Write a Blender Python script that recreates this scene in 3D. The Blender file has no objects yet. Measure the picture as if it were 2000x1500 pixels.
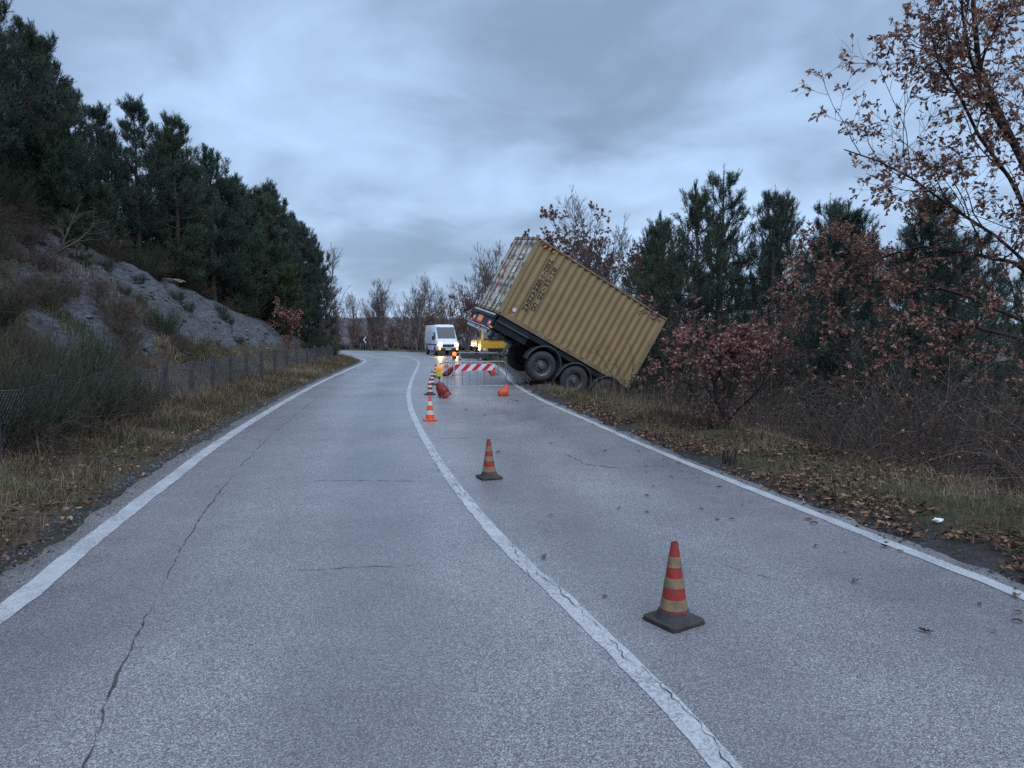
import bpy, bmesh, math, random
import numpy as np
from mathutils import Vector, Matrix, Euler

SC = bpy.context.scene
COL = SC.collection
R_ = math.radians

# ------------------------------------------------------------------ camera, sky, sun, exposure
cam_d = bpy.data.cameras.new('camera')
cam_d.sensor_fit = 'HORIZONTAL'; cam_d.sensor_width = 36.0; cam_d.lens = 25.02
cam_d.clip_start = 0.05; cam_d.clip_end = 8000
cam = bpy.data.objects.new('camera', cam_d); COL.objects.link(cam)
cam.location = (0, 0, 1.75); cam.rotation_euler = (R_(90 - 3.91), 0, 0)
SC.camera = cam

SUN_EL, SUN_ROT = R_(58), R_(200)
world = bpy.data.worlds.new('World'); SC.world = world; world.use_nodes = True


def build_world():
    nt = world.node_tree; N = nt.nodes; Lk = nt.links
    N.clear()
    out = N.new('ShaderNodeOutputWorld')
    sky = N.new('ShaderNodeTexSky'); sky.sky_type = 'NISHITA'; sky.sun_disc = False
    sky.sun_elevation = SUN_EL; sky.sun_rotation = SUN_ROT
    bgA = N.new('ShaderNodeBackground'); bgA.inputs['Strength'].default_value = 0.07
    Lk.new(sky.outputs[0], bgA.inputs['Color'])
    tc = N.new('ShaderNodeTexCoord'); sep = N.new('ShaderNodeSeparateXYZ')
    Lk.new(tc.outputs['Generated'], sep.inputs[0])

    def m(op, a, b=None):
        n = N.new('ShaderNodeMath'); n.operation = op
        for i, v in enumerate((a, b)):
            if v is None: continue
            if isinstance(v, (int, float)): n.inputs[i].default_value = v
            else: Lk.new(v, n.inputs[i])
        return n.outputs[0]
    zz = m('ADD', m('MAXIMUM', sep.outputs[2], 0.0), 0.26)
    com = N.new('ShaderNodeCombineXYZ')
    Lk.new(m('DIVIDE', sep.outputs[0], zz), com.inputs[0]); Lk.new(m('DIVIDE', sep.outputs[1], zz), com.inputs[1])

    def noise(scale, detail, rough, dist, off):
        mp = N.new('ShaderNodeMapping'); mp.inputs['Location'].default_value = off
        mp.inputs['Rotation'].default_value = (0, 0, 0.35)
        Lk.new(com.outputs[0], mp.inputs['Vector'])
        n = N.new('ShaderNodeTexNoise'); n.inputs['Scale'].default_value = scale; n.inputs['Detail'].default_value = detail
        n.inputs['Roughness'].default_value = rough; n.inputs['Distortion'].default_value = dist
        Lk.new(mp.outputs[0], n.inputs['Vector']); return n.outputs['Fac']
    n1 = noise(0.78, 3, 0.45, 0.35, (25.5627, 6.0247, 0.0))
    n2 = noise(2.6, 6, 0.5, 0.4, (27.5627, 15.0247, 3.0))
    f = m('ADD', m('MULTIPLY', n1, 0.64), m('MULTIPLY', n2, 0.36))
    f = m('ADD', f, m('MULTIPLY', m('POWER', m('SUBTRACT', 1.0, m('MAXIMUM', sep.outputs[2], 0.0)), 8.0), 0.075))
    rp = N.new('ShaderNodeValToRGB'); e = rp.color_ramp.elements
    e[0].position = 0.40; e[0].color = (0.140, 0.195, 0.284, 1)
    e[1].position = 0.61; e[1].color = (0.296, 0.412, 0.588, 1)
    k = e.new(0.465); k.color = (0.179, 0.250, 0.363, 1)
    k = e.new(0.525); k.color = (0.236, 0.328, 0.470, 1)
    Lk.new(f, rp.inputs[0])
    bgB = N.new('ShaderNodeBackground'); bgB.inputs['Strength'].default_value = 1.0
    Lk.new(rp.outputs[0], bgB.inputs['Color'])
    mix = N.new('ShaderNodeMixShader'); mix.inputs[0].default_value = 0.9
    Lk.new(bgA.outputs[0], mix.inputs[1]); Lk.new(bgB.outputs[0], mix.inputs[2])
    Lk.new(mix.outputs[0], out.inputs['Surface'])


build_world()
sun_d = bpy.data.lights.new('sun', 'SUN'); sun_d.energy = 1.5; sun_d.angle = R_(70); sun_d.color = (0.79, 0.86, 1.0)
sun = bpy.data.objects.new('sun', sun_d); COL.objects.link(sun)
sun.rotation_euler = (R_(90) - SUN_EL, 0, R_(20))
SC.view_settings.view_transform = 'Standard'; SC.view_settings.look = 'None'
SC.view_settings.exposure = 0.95; SC.view_settings.gamma = 1.0; SC.view_settings.use_curve_mapping = False
SC.render.engine = 'CYCLES'
SC.cycles.use_denoising = False
SC.cycles.use_adaptive_sampling = False
SC.cycles.max_bounces = 5; SC.cycles.diffuse_bounces = 3; SC.cycles.glossy_bounces = 2; SC.cycles.transmission_bounces = 3
SC.cycles.transparent_max_bounces = 6
SC.cycles.sample_clamp_indirect = 4.0

# ------------------------------------------------------------------ helpers: materials


class NT:
    def __init__(s, name):
        s.mat = bpy.data.materials.new(name); s.mat.use_nodes = True
        s.nt = s.mat.node_tree; s.N = s.nt.nodes; s.L = s.nt.links
        s.b = s.N['Principled BSDF']; s.out = s.N['Material Output']
        s._tc = None

    def n(s, t, **kw):
        x = s.N.new(t)
        for k, v in kw.items():
            setattr(x, k, v)
        return x

    def co(s, scale=None, loc=(0, 0, 0), kind='Object'):
        if s._tc is None: s._tc = s.n('ShaderNodeTexCoord')
        o = s._tc.outputs[kind]
        if scale is None: return o
        mp = s.n('ShaderNodeMapping')
        mp.inputs['Scale'].default_value = scale if isinstance(scale, tuple) else (scale,) * 3
        mp.inputs['Location'].default_value = loc
        s.L.new(o, mp.inputs['Vector']); return mp.outputs[0]

    def noise(s, scale, detail=4, rough=0.55, vec=None, dist=0.0):
        x = s.n('ShaderNodeTexNoise')
        x.inputs['Scale'].default_value = scale; x.inputs['Detail'].default_value = detail
        x.inputs['Roughness'].default_value = rough; x.inputs['Distortion'].default_value = dist
        s.L.new(vec if vec is not None else s.co(), x.inputs['Vector']); return x.outputs['Fac']

    def vor(s, scale, feature='F1', out='Distance', vec=None):
        x = s.n('ShaderNodeTexVoronoi'); x.feature = feature; x.inputs['Scale'].default_value = scale
        s.L.new(vec if vec is not None else s.co(), x.inputs['Vector']); return x.outputs[out]

    def ramp(s, fac, stops):
        x = s.n('ShaderNodeValToRGB'); e = x.color_ramp.elements
        while len(e) < len(stops): e.new(0.5)
        for k, (p, c) in enumerate(stops):
            e[k].position = p; e[k].color = (c, c, c, 1) if isinstance(c, (int, float)) else (*c, 1)
        s.L.new(fac, x.inputs[0]); return x.outputs['Color']

    def mix(s, fac, a, b, mode='MIX'):
        x = s.n('ShaderNodeMix'); x.data_type = 'RGBA'; x.blend_type = mode
        for i, v in ((0, fac), (6, a), (7, b)):
            if isinstance(v, (int, float)) and i == 0: x.inputs[0].default_value = v
            elif isinstance(v, tuple): x.inputs[i].default_value = (*v, 1)
            elif isinstance(v, (int, float)): x.inputs[i].default_value = (v, v, v, 1)
            else: s.L.new(v, x.inputs[i])
        return x.outputs[2]

    def math(s, op, a, b=None):
        x = s.n('ShaderNodeMath'); x.operation = op
        for i, v in enumerate((a, b)):
            if v is None: continue
            if isinstance(v, (int, float)): x.inputs[i].default_value = v
            else: s.L.new(v, x.inputs[i])
        return x.outputs[0]

    def attr(s, name, out='Fac'):
        x = s.n('ShaderNodeAttribute'); x.attribute_name = name; return x.outputs[out]

    def set(s, key, v):
        i = s.b.inputs[key]
        if isinstance(v, (int, float)): i.default_value = v
        elif isinstance(v, tuple): i.default_value = (*v, 1)
        else: s.L.new(v, i)

    def bump(s, h, strength=0.3, dist=0.01):
        x = s.n('ShaderNodeBump'); x.inputs['Strength'].default_value = strength; x.inputs['Distance'].default_value = dist
        s.L.new(h, x.inputs['Height']); s.L.new(x.outputs[0], s.b.inputs['Normal'])


MATS = {}


def M(name): return MATS[name]


def simple(name, col, rough=0.6, metal=0.0, var=0.25, scale=6.0, spec=0.4, bump=0.0, dirt=None, dirt_amt=0.5, emit=None, emit_s=0.0):
    t = NT(name)
    n = t.noise(scale, 5, 0.6)
    lo = tuple(c * (1 - var) for c in col); hi = tuple(min(1.0, c * (1 + var)) for c in col)
    c = t.ramp(n, [(0.3, lo), (0.7, hi)])
    if dirt:
        d = t.noise(scale * 0.7, 6, 0.7, vec=t.co(1.0, (3.1, 7.7, 1.3)))
        df = t.ramp(d, [(0.45, 0.0), (0.72, dirt_amt)])
        c = t.mix(df, c, dirt)
    t.set('Base Color', c); t.set('Roughness', rough); t.set('Metallic', metal); t.set('Specular IOR Level', spec)
    if bump: t.bump(n, bump, 0.01)
    if emit:
        t.set('Emission Color', emit); t.set('Emission Strength', emit_s)
    MATS[name] = t.mat; return t.mat


def leafmat(name, stops, rough=0.6, transl=0.25):
    t = NT(name)
    c = t.ramp(t.attr('rnd'), stops)
    t.set('Base Color', c); t.set('Roughness', rough); t.set('Specular IOR Level', 0.25)
    if transl:
        tr = t.n('ShaderNodeBsdfTranslucent'); t.L.new(c, tr.inputs['Color'])
        mx = t.n('ShaderNodeMixShader'); mx.inputs[0].default_value = transl
        t.L.new(t.b.outputs[0], mx.inputs[1]); t.L.new(tr.outputs[0], mx.inputs[2]); t.L.new(mx.outputs[0], t.out.inputs['Surface'])
    MATS[name] = t.mat; return t.mat


# ------------------------------------------------------------------ helpers: objects
def tag(o, label=None, cat=None, group=None, kind=None):
    if label: o['label'] = label
    if cat: o['category'] = cat
    if group: o['group'] = group
    if kind: o['kind'] = kind
    return o


def link(name, me, mat, parent=None):
    o = bpy.data.objects.new(name, me); COL.objects.link(o)
    if mat is not None:
        me.materials.append(MATS[mat] if isinstance(mat, str) else mat)
    if parent: o.parent = parent
    return o


def empty(name, loc=(0, 0, 0), rz=0.0, label=None, cat=None, group=None):
    o = bpy.data.objects.new(name, None); COL.objects.link(o)
    o.location = loc; o.rotation_euler = (0, 0, rz); o.empty_display_size = 0.2
    tag(o, label, cat, group); return o


def npmesh(name, V, F, attrs=None, smooth=False):
    """V (n,3), F (m,k) arrays -> mesh datablock"""
    me = bpy.data.meshes.new(name)
    V = np.asarray(V, np.float32); F = np.asarray(F, np.int32)
    k = F.shape[1]
    me.vertices.add(len(V)); me.vertices.foreach_set('co', V.ravel())
    me.loops.add(F.size); me.loops.foreach_set('vertex_index', F.ravel())
    me.polygons.add(len(F))
    me.polygons.foreach_set('loop_start', np.arange(0, F.size, k, dtype=np.int32))
    me.polygons.foreach_set('loop_total', np.full(len(F), k, np.int32))
    if smooth: me.polygons.foreach_set('use_smooth', np.ones(len(F), bool))
    for an, av in (attrs or {}).items():
        a = me.attributes.new(an, 'FLOAT', 'POINT'); a.data.foreach_set('value', np.asarray(av, np.float32))
    me.update(calc_edges=True); me.validate()
    return me


def copy_tree(root, loc=None, rz=None, scale=None, label=None, group=None, cat=None):
    r = root.copy(); COL.objects.link(r)
    if loc is not None: r.location = loc
    if rz is not None: r.rotation_euler = (r.rotation_euler[0], r.rotation_euler[1], rz)
    if scale is not None: r.scale = (scale,) * 3 if isinstance(scale, (int, float)) else scale
    tag(r, label, cat, group)
    for ch in root.children:
        c = ch.copy(); COL.objects.link(c); c.parent = r
        for g in ch.children:
            d = g.copy(); COL.objects.link(d); d.parent = c
    return r


class MB:
    """collects hard-surface shapes in lists; build() links them as one mesh"""
    def __init__(s): s.v = []; s.f = []

    def add(s, v, f):
        o = len(s.v); s.v += [tuple(p) for p in v]; s.f += [tuple(i + o for i in q) for q in f]; return s

    def box(s, c, d, rot=None):
        x, y, z = d[0] / 2, d[1] / 2, d[2] / 2
        vs = [Vector(p) for p in ((-x, -y, -z), (x, -y, -z), (x, y, -z), (-x, y, -z), (-x, -y, z), (x, -y, z), (x, y, z), (-x, y, z))]
        if rot: m = Euler(rot).to_matrix(); vs = [m @ p for p in vs]
        c = Vector(c)
        return s.add([p + c for p in vs], [(0, 3, 2, 1), (4, 5, 6, 7), (0, 1, 5, 4), (1, 2, 6, 5), (2, 3, 7, 6), (3, 0, 4, 7)])

    def cyl(s, p0, p1, r0, r1=None, n=16, caps=True):
        r1 = r0 if r1 is None else r1
        p0, p1 = Vector(p0), Vector(p1); d = (p1 - p0).normalized()
        u = d.orthogonal().normalized(); w = d.cross(u)
        v = []
        for p, r in ((p0, r0), (p1, r1)):
            for i in range(n):
                a = 2 * math.pi * i / n; v.append(p + r * (math.cos(a) * u + math.sin(a) * w))
        f = [(i, (i + 1) % n, n + (i + 1) % n, n + i) for i in range(n)]
        if caps: f += [tuple(range(n - 1, -1, -1)), tuple(range(n, 2 * n))]
        return s.add(v, f)

    def tube(s, path, r, n=8):
        P = [Vector(p) for p in path]; v = []; m = len(P)
        u = None
        for i, p in enumerate(P):
            d = (P[min(i + 1, m - 1)] - P[max(i - 1, 0)]).normalized()
            if u is None: u = d.orthogonal().normalized()
            u = (u - u.dot(d) * d).normalized(); w = d.cross(u)
            rr = r[i] if isinstance(r, (list, tuple)) else r
            for k in range(n):
                a = 2 * math.pi * k / n; v.append(p + rr * (math.cos(a) * u + math.sin(a) * w))
        f = [(i * n + k, i * n + (k + 1) % n, (i + 1) * n + (k + 1) % n, (i + 1) * n + k) for i in range(m - 1) for k in range(n)]
        f += [tuple(range(n - 1, -1, -1)), tuple(range((m - 1) * n, m * n))]
        return s.add(v, f)

    def prism(s, out2, axis, a0, a1):
        """extrude a 2-D outline along axis ('x': out=(y,z), 'y': out=(x,z), 'z': out=(x,y))"""
        def pt(p, a): return (a, p[0], p[1]) if axis == 'x' else ((p[0], a, p[1]) if axis == 'y' else (p[0], p[1], a))
        n = len(out2)
        v = [pt(p, a0) for p in out2] + [pt(p, a1) for p in out2]
        f = [(i, (i + 1) % n, n + (i + 1) % n, n + i) for i in range(n)] + [tuple(range(n - 1, -1, -1)), tuple(range(n, 2 * n))]
        return s.add(v, f)

    def lathe(s, prof, n=24, c=(0, 0, 0), axis='z'):
        """profile [(r, h)]"""
        v = []
        for r, h in prof:
            for i in range(n):
                a = 2 * math.pi * i / n; x, y = r * math.cos(a), r * math.sin(a)
                p = (x, y, h) if axis == 'z' else ((x, h, y) if axis == 'y' else (h, x, y))
                v.append((p[0] + c[0], p[1] + c[1], p[2] + c[2]))
        m = len(prof)
        f = [(i * n + k, i * n + (k + 1) % n, (i + 1) * n + (k + 1) % n, (i + 1) * n + k) for i in range(m - 1) for k in range(n)]
        return s.add(v, f)

    def build(s, name, mat, parent=None, bevel=0.0, smooth=False, seg=2):
        me = bpy.data.meshes.new(name); me.from_pydata(s.v, [], s.f); me.update()
        bm = bmesh.new(); bm.from_mesh(me); bmesh.ops.recalc_face_normals(bm, faces=bm.faces); bm.to_mesh(me); bm.free()
        if smooth:
            me.polygons.foreach_set('use_smooth', np.ones(len(me.polygons), bool))
            try: me.set_sharp_from_angle(angle=R_(40))
            except Exception: pass
        o = link(name, me, mat, parent)
        if bevel:
            b = o.modifiers.new('bevel', 'BEVEL'); b.width = bevel; b.segments = seg; b.limit_method = 'ANGLE'; b.angle_limit = R_(35)
        return o


# ------------------------------------------------------------------ numpy noise
def vnoise(x, y, seed=0):
    xi = np.floor(x).astype(np.int64); yi = np.floor(y).astype(np.int64); xf = x - xi; yf = y - yi
    def h(a, b):
        n = (a * 374761393 + b * 668265263 + seed * 974711) & 0x7fffffff
        n = ((n ^ (n >> 13)) * 1274126177) & 0x7fffffff
        return ((n ^ (n >> 16)) & 0xffff) / 65535.0
    u = xf * xf * (3 - 2 * xf); w = yf * yf * (3 - 2 * yf)
    return (h(xi, yi) * (1 - u) + h(xi + 1, yi) * u) * (1 - w) + (h(xi, yi + 1) * (1 - u) + h(xi + 1, yi + 1) * u) * w


def fbm(x, y, seed=0, oct=4):
    s = np.zeros_like(np.asarray(x, float)); a = 0.5; t = 0
    for k in range(oct):
        s = s + a * vnoise(np.asarray(x, float) * 2 ** k + 17.3 * k, np.asarray(y, float) * 2 ** k + 5.1 * k, seed + k); t += a; a *= 0.5
    return s / t


def sstep(a, b, x):
    t = np.clip((x - a) / (b - a), 0, 1); return t * t * (3 - 2 * t)


# ------------------------------------------------------------------ road curves (metres, camera foot at the origin, +y down the road)
CL = [(-2.2, -12), (-2.6, -4), (-2.95, 1.5), (-3.22, 4.36), (-3.48, 5.5), (-3.78, 6.8), (-4.19, 8.7), (-4.72, 11.2), (-5.48, 15.5), (-6.68, 23.2),
      (-7.6, 30), (-8.5, 37.5), (-9.2, 43.5), (-10.0, 48.5), (-11.2, 53), (-13.0, 57.5), (-15.8, 62.5), (-20.5, 67.5), (-30, 74), (-48, 81), (-90, 90)]
CC = [(1.75, -12), (1.4, -4), (1.08, 1.2), (0.87, 2.77), (0.58, 3.85), (0.35, 4.6), (0.02, 5.6), (-0.54, 7.7), (-1.22, 10.74), (-1.77, 13.46),
      (-2.38, 16.73), (-3.08, 21.13), (-4.02, 28.63), (-5.15, 38.67), (-6.3, 47.8), (-8.0, 56.0), (-10.4, 63.2), (-14, 69.5), (-19.5, 74.5), (-30, 80.5), (-48, 87.5), (-90, 96.5)]
CR = [(4.6, -12), (4.3, -4), (3.85, 1.5), (3.44, 4.67), (3.24, 5.6), (2.98, 6.85), (2.55, 8.9), (2.06, 11.5), (1.57, 14.5), (1.02, 17.8), (0.5, 21.5),
      (0.0, 26.6), (-0.42, 34.0), (-1.2, 43), (-2.5, 51), (-4.3, 59), (-6.9, 67), (-10.3, 74.3), (-14.6, 79.8), (-20.2, 83.6), (-30, 87.5), (-48, 94), (-90, 103)]


def dense(pts, n=900):
    P = np.array(pts, float); P = np.vstack([2 * P[0] - P[1], P, 2 * P[-1] - P[-2]]); out = []
    for i in range(1, len(P) - 2):
        p0, p1, p2, p3 = P[i - 1:i + 3]
        t0 = 0.0; t1 = t0 + np.linalg.norm(p1 - p0) ** .5; t2 = t1 + np.linalg.norm(p2 - p1) ** .5; t3 = t2 + np.linalg.norm(p3 - p2) ** .5
        t = np.linspace(t1, t2, 40, endpoint=False)[:, None]
        A1 = (t1 - t) / (t1 - t0) * p0 + (t - t0) / (t1 - t0) * p1; A2 = (t2 - t) / (t2 - t1) * p1 + (t - t1) / (t2 - t1) * p2; A3 = (t3 - t) / (t3 - t2) * p2 + (t - t2) / (t3 - t2) * p3
        B1 = (t2 - t) / (t2 - t0) * A1 + (t - t0) / (t2 - t0) * A2; B2 = (t3 - t) / (t3 - t1) * A2 + (t - t1) / (t3 - t1) * A3
        out.append((t2 - t) / (t2 - t1) * B1 + (t - t1) / (t2 - t1) * B2)
    Q = np.vstack(out + [P[-2:-1]])
    s = np.r_[0, np.cumsum(np.linalg.norm(np.diff(Q, axis=0), axis=1))]
    u = np.linspace(0, 1, n) ** 1.35 * s[-1]
    return np.stack([np.interp(u, s, Q[:, 0]), np.interp(u, s, Q[:, 1])], 1)


DL, DC, DR = dense(CL), dense(CC), dense(CR)


def sdist(curve, x, y):
    """signed distance to a curve, positive on its left"""
    x = np.asarray(x, float).ravel(); y = np.asarray(y, float).ravel()
    C = curve[::3]; T = np.gradient(C, axis=0); out = np.empty(len(x))
    for a in range(0, len(x), 20000):
        dx = x[a:a + 20000, None] - C[None, :, 0]; dy = y[a:a + 20000, None] - C[None, :, 1]
        d2 = dx * dx + dy * dy; i = d2.argmin(1); k = np.arange(len(i))
        cr = T[i, 0] * dy[k, i] - T[i, 1] * dx[k, i]
        nn = np.abs(cr) / np.linalg.norm(T[i], axis=1)
        d = np.sqrt(d2[k, i]); d = np.where(d < 1.0, np.minimum(d, np.maximum(nn, 0)), d)
        out[a:a + 20000] = np.sign(cr) * d
    return out


def DLf(x, y): return sdist(DL, x, y)
def DRf(x, y): return -sdist(DR, x, y)


HILL_Y = [-30, 0, 10, 15, 22, 33, 43, 52, 60, 75]
HILL_H = [7.2, 7.2, 7.2, 6.6, 5.2, 3.4, 2.1, 1.0, 0.4, 0.15]


def Hf(x, y, full=False):
    sh = np.shape(x); x = np.asarray(x, float).ravel(); y = np.asarray(y, float).ravel()
    dl = DLf(x, y); dr = DRf(x, y)
    n = fbm(x * 0.9, y * 0.9, 3) - 0.5; nb = fbm(x * 0.28, y * 0.28, 11) - 0.5; nf = fbm(x * 3.1, y * 3.1, 29, 3) - 0.5
    hh = np.interp(y, HILL_Y, HILL_H)
    # left: verge, then the cut bank, then the wooded top
    ridge = np.abs(fbm(y * 0.55 + x * 0.12, x * 0.10, 41, 4) - 0.5) * 2
    t = dl - 2.45 + nb * 0.8
    raw = np.maximum(t, 0) * 0.95
    k = 0.45
    bank = -k * np.log(np.exp(-np.clip(raw, 0, 30) / k) + np.exp(-hh / k)) + k * np.log(1 + np.exp(-hh / k))
    bm = sstep(0.1, 1.2, bank) * sstep(11.5, 8.0, dl)
    left = 0.02 + sstep(0.4, 2.3, dl) * 0.16 + n * 0.10 * sstep(0.3, 1.0, dl) + bank + bm * (-(ridge - 0.3) * 0.45 + nf * 0.28 + n * 0.3)
    left = left - np.clip(dl - 15, 0, 60) * 0.07
    # right: verge, then the drop to the ditch
    st = np.interp(y, [10, 17, 21, 60], [2.5, 1.9, 0.9, 1.2])
    drop = np.interp(dr - st, [0, 1.2, 2.5, 5, 12, 40, 120], [0, 0.36, 0.58, 1.0, 2.4, 5.5, 10]) * np.interp(y, [58, 78], [1, 0.3])
    right = -0.02 + n * 0.10 * sstep(0.4, 1.3, dr) + 0.05 * sstep(0.5, 1.6, dr) - drop + nb * 0.5 * sstep(3, 8, dr)
    z = np.where(dl > 0, left, np.where(dr > 0, right, -0.07))
    e = np.where(dl > 0, sstep(0.16, 0.42, dl), np.where(dr > 0, sstep(0.10, 0.36, dr), 0.0))
    z = z * e + (1 - e) * -0.07
    r = np.hypot(x, y)
    far = np.interp(r, [105, 260, 480, 760, 3000, 6000], [0, -9, 3, 12.5, 13, 0]) + (fbm(x * 0.011, y * 0.011, 51) - 0.5) * 15 * sstep(300, 700, r)
    w = sstep(95, 170, r); z = z * (1 - w) + far * w
    if full: return z, dl, dr, bm
    return z.reshape(sh)


def H1(x, y): return float(Hf(np.array([x]), np.array([y]))[0])


# ------------------------------------------------------------------ materials
def build_materials():
    # asphalt: fine stones, smoother darker wheel tracks, damp patches, faint stains
    t = NT('asphalt')
    big = t.noise(0.35, 5, 0.6); mid = t.noise(2.2, 5, 0.65)
    stones = t.vor(150.0, out='Color'); sd = t.vor(150.0); st2 = t.vor(330.0, out='Color')
    g = t.n('ShaderNodeRGBToBW'); t.L.new(stones, g.inputs[0]); g2 = t.n('ShaderNodeRGBToBW'); t.L.new(st2, g2.inputs[0])
    sp = t.math('ADD', t.math('MULTIPLY', g.outputs[0], 0.66), t.math('MULTIPLY', g2.outputs[0], 0.34))
    c = t.ramp(sp, [(0.20, (0.060, 0.060, 0.065)), (0.40, (0.165, 0.166, 0.174)), (0.60, (0.245, 0.246, 0.253)), (0.80, (0.50, 0.50, 0.50))])
    lat = t.attr('lat'); wav = t.math('ABSOLUTE', t.math('SINE', t.math('MULTIPLY', lat, 2 * math.pi * 2)))
    trk = t.ramp(t.math('ADD', wav, t.math('MULTIPLY', t.math('SUBTRACT', mid, 0.5), 0.5)), [(0.55, 0.0), (0.95, 1.0)])
    c = t.mix(t.math('MULTIPLY', trk, 0.55), c, t.mix(0.55, c, (0.150, 0.152, 0.160)))
    c = t.mix(t.math('MULTIPLY', trk, 0.5), c, (0.86, 0.86, 0.87), 'MULTIPLY')
    c = t.mix(0.5, c, t.ramp(mid, [(0.3, (0.78, 0.78, 0.78)), (0.7, (1.10, 1.10, 1.10))]), 'MULTIPLY')
    c = t.mix(0.9, c, t.ramp(big, [(0.3, (0.74, 0.74, 0.76)), (0.7, (1.16, 1.15, 1.14))]), 'MULTIPLY')
    damp = t.ramp(t.noise(0.55, 6, 0.65, vec=t.co((1.0, 0.35, 1.0), (6, 1, 2))), [(0.52, 0.0), (0.66, 1.0)])
    c = t.mix(t.math('MULTIPLY', damp, 0.5), c, (0.70, 0.70, 0.72), 'MULTIPLY')
    spots = t.noise(9.0, 3, 0.5, vec=t.co(1.0, (4, 2, 1)))
    c = t.mix(t.ramp(spots, [(0.69, 0.0), (0.75, 0.4)]), c, (0.035, 0.036, 0.038))
    t.set('Base Color', c)
    t.set('Roughness', t.mix(damp, t.ramp(t.noise(0.5, 4, 0.6, vec=t.co(1.0, (9, 3, 0))), [(0.35, 0.42), (0.65, 0.56)]), 0.34))
    t.set('Specular IOR Level', 0.5)
    t.set('Coat Weight', t.mix(damp, t.ramp(t.noise(0.22, 4, 0.6, vec=t.co(1.0, (1, 8, 0))), [(0.3, 0.25), (0.7, 0.55)]), 0.7)); t.set('Coat Roughness', 0.33); t.set('Coat IOR', 1.33)
    hgt = t.math('ADD', t.math('MULTIPLY', sd, -1.0), t.math('MULTIPLY', g.outputs[0], 0.6))
    t.bump(hgt, 0.65, 0.006)
    MATS['asphalt'] = t.mat
    # road paint, worn through to the stones
    t = NT('road_paint')
    st = t.vor(95.0, out='Color'); g = t.n('ShaderNodeRGBToBW'); t.L.new(st, g.inputs[0])
    w = t.math('ADD', t.math('MULTIPLY', g.outputs[0], 0.45), t.math('MULTIPLY', t.noise(1.6, 6, 0.7), 0.9))
    wf = t.ramp(w, [(0.62, 0.0), (0.88, 0.9)])
    c = t.mix(wf, t.ramp(t.noise(5, 5, 0.7), [(0.3, (0.34, 0.36, 0.37)), (0.7, (0.47, 0.49, 0.495))]), (0.19, 0.192, 0.20))
    t.set('Base Color', c); t.set('Roughness', 0.5); t.set('Coat Weight', 0.3); t.set('Coat Roughness', 0.35); t.set('Coat IOR', 1.33); t.bump(t.vor(95.0), -0.3, 0.004)
    MATS['road_paint'] = t.mat
    simple('crack', (0.045, 0.045, 0.048), 0.85, var=0.4, scale=20)
    # ground
    t = NT('ground')
    n1 = t.noise(1.3, 6, 0.65); n2 = t.noise(7.0, 6, 0.7); n3 = t.noise(0.4, 4, 0.6); n4 = t.noise(30.0, 4, 0.7)
    lit = t.ramp(n2, [(0.3, (0.030, 0.022, 0.016)), (0.5, (0.070, 0.052, 0.036)), (0.7, (0.125, 0.095, 0.062))])
    grs = t.ramp(n2, [(0.3, (0.030, 0.036, 0.014)), (0.7, (0.085, 0.088, 0.040))])
    base = t.mix(t.ramp(n1, [(0.42, 0.0), (0.62, 0.8)]), lit, grs)
    mp = t.co((0.9, 0.9, 4.5))
    strata = t.noise(2.6, 7, 0.72, vec=mp, dist=0.6)
    shale = t.vor(5.0, out='Color', vec=t.co((1.0, 1.0, 3.2))); gs = t.n('ShaderNodeRGBToBW'); t.L.new(shale, gs.inputs[0])
    rock = t.ramp(t.math('ADD', t.math('MULTIPLY', strata, 0.75), t.math('MULTIPLY', gs.outputs[0], 0.25)), [(0.30, (0.036, 0.038, 0.043)), (0.48, (0.088, 0.093, 0.102)), (0.68, (0.142, 0.149, 0.158))])
    rf = t.math('ADD', t.attr('rock'), t.math('MULTIPLY', t.math('SUBTRACT', n1, 0.5), 1.3))
    rf = t.math('ADD', rf, t.math('MULTIPLY', t.math('SUBTRACT', n2, 0.5), 0.6))
    c = t.mix(t.ramp(rf, [(0.46, 0.0), (0.60, 1.0)]), base, rock)
    mud = t.ramp(n2, [(0.3, (0.016, 0.014, 0.013)), (0.7, (0.050, 0.042, 0.036))])
    mf = t.math('ADD', t.attr('mud'), t.math('MULTIPLY', t.math('SUBTRACT', n2, 0.5), 0.9))
    mfr = t.ramp(mf, [(0.45, 0.0), (0.58, 1.0)])
    c = t.mix(mfr, c, mud)
    fw = t.ramp(t.noise(0.03, 8, 0.75), [(0.35, (0.052, 0.048, 0.052)), (0.65, (0.105, 0.088, 0.082))])  # distant ground paled in its colour, in place of haze
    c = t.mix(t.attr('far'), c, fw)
    t.set('Base Color', c); t.set('Roughness', t.mix(mfr, 0.9, 0.42)); t.set('Specular IOR Level', 0.3)
    t.bump(t.math('ADD', t.math('ADD', n2, t.math('MULTIPLY', n4, 0.6)), t.math('MULTIPLY', strata, t.attr('rock'))), 0.8, 0.09)
    MATS['ground'] = t.mat
    # water
    t = NT('water'); t.set('Base Color', (0.03, 0.035, 0.035)); t.set('Roughness', 0.06); t.set('Specular IOR Level', 0.6)
    t.bump(t.noise(8, 3), 0.05, 0.01); MATS['water'] = t.mat
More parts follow.
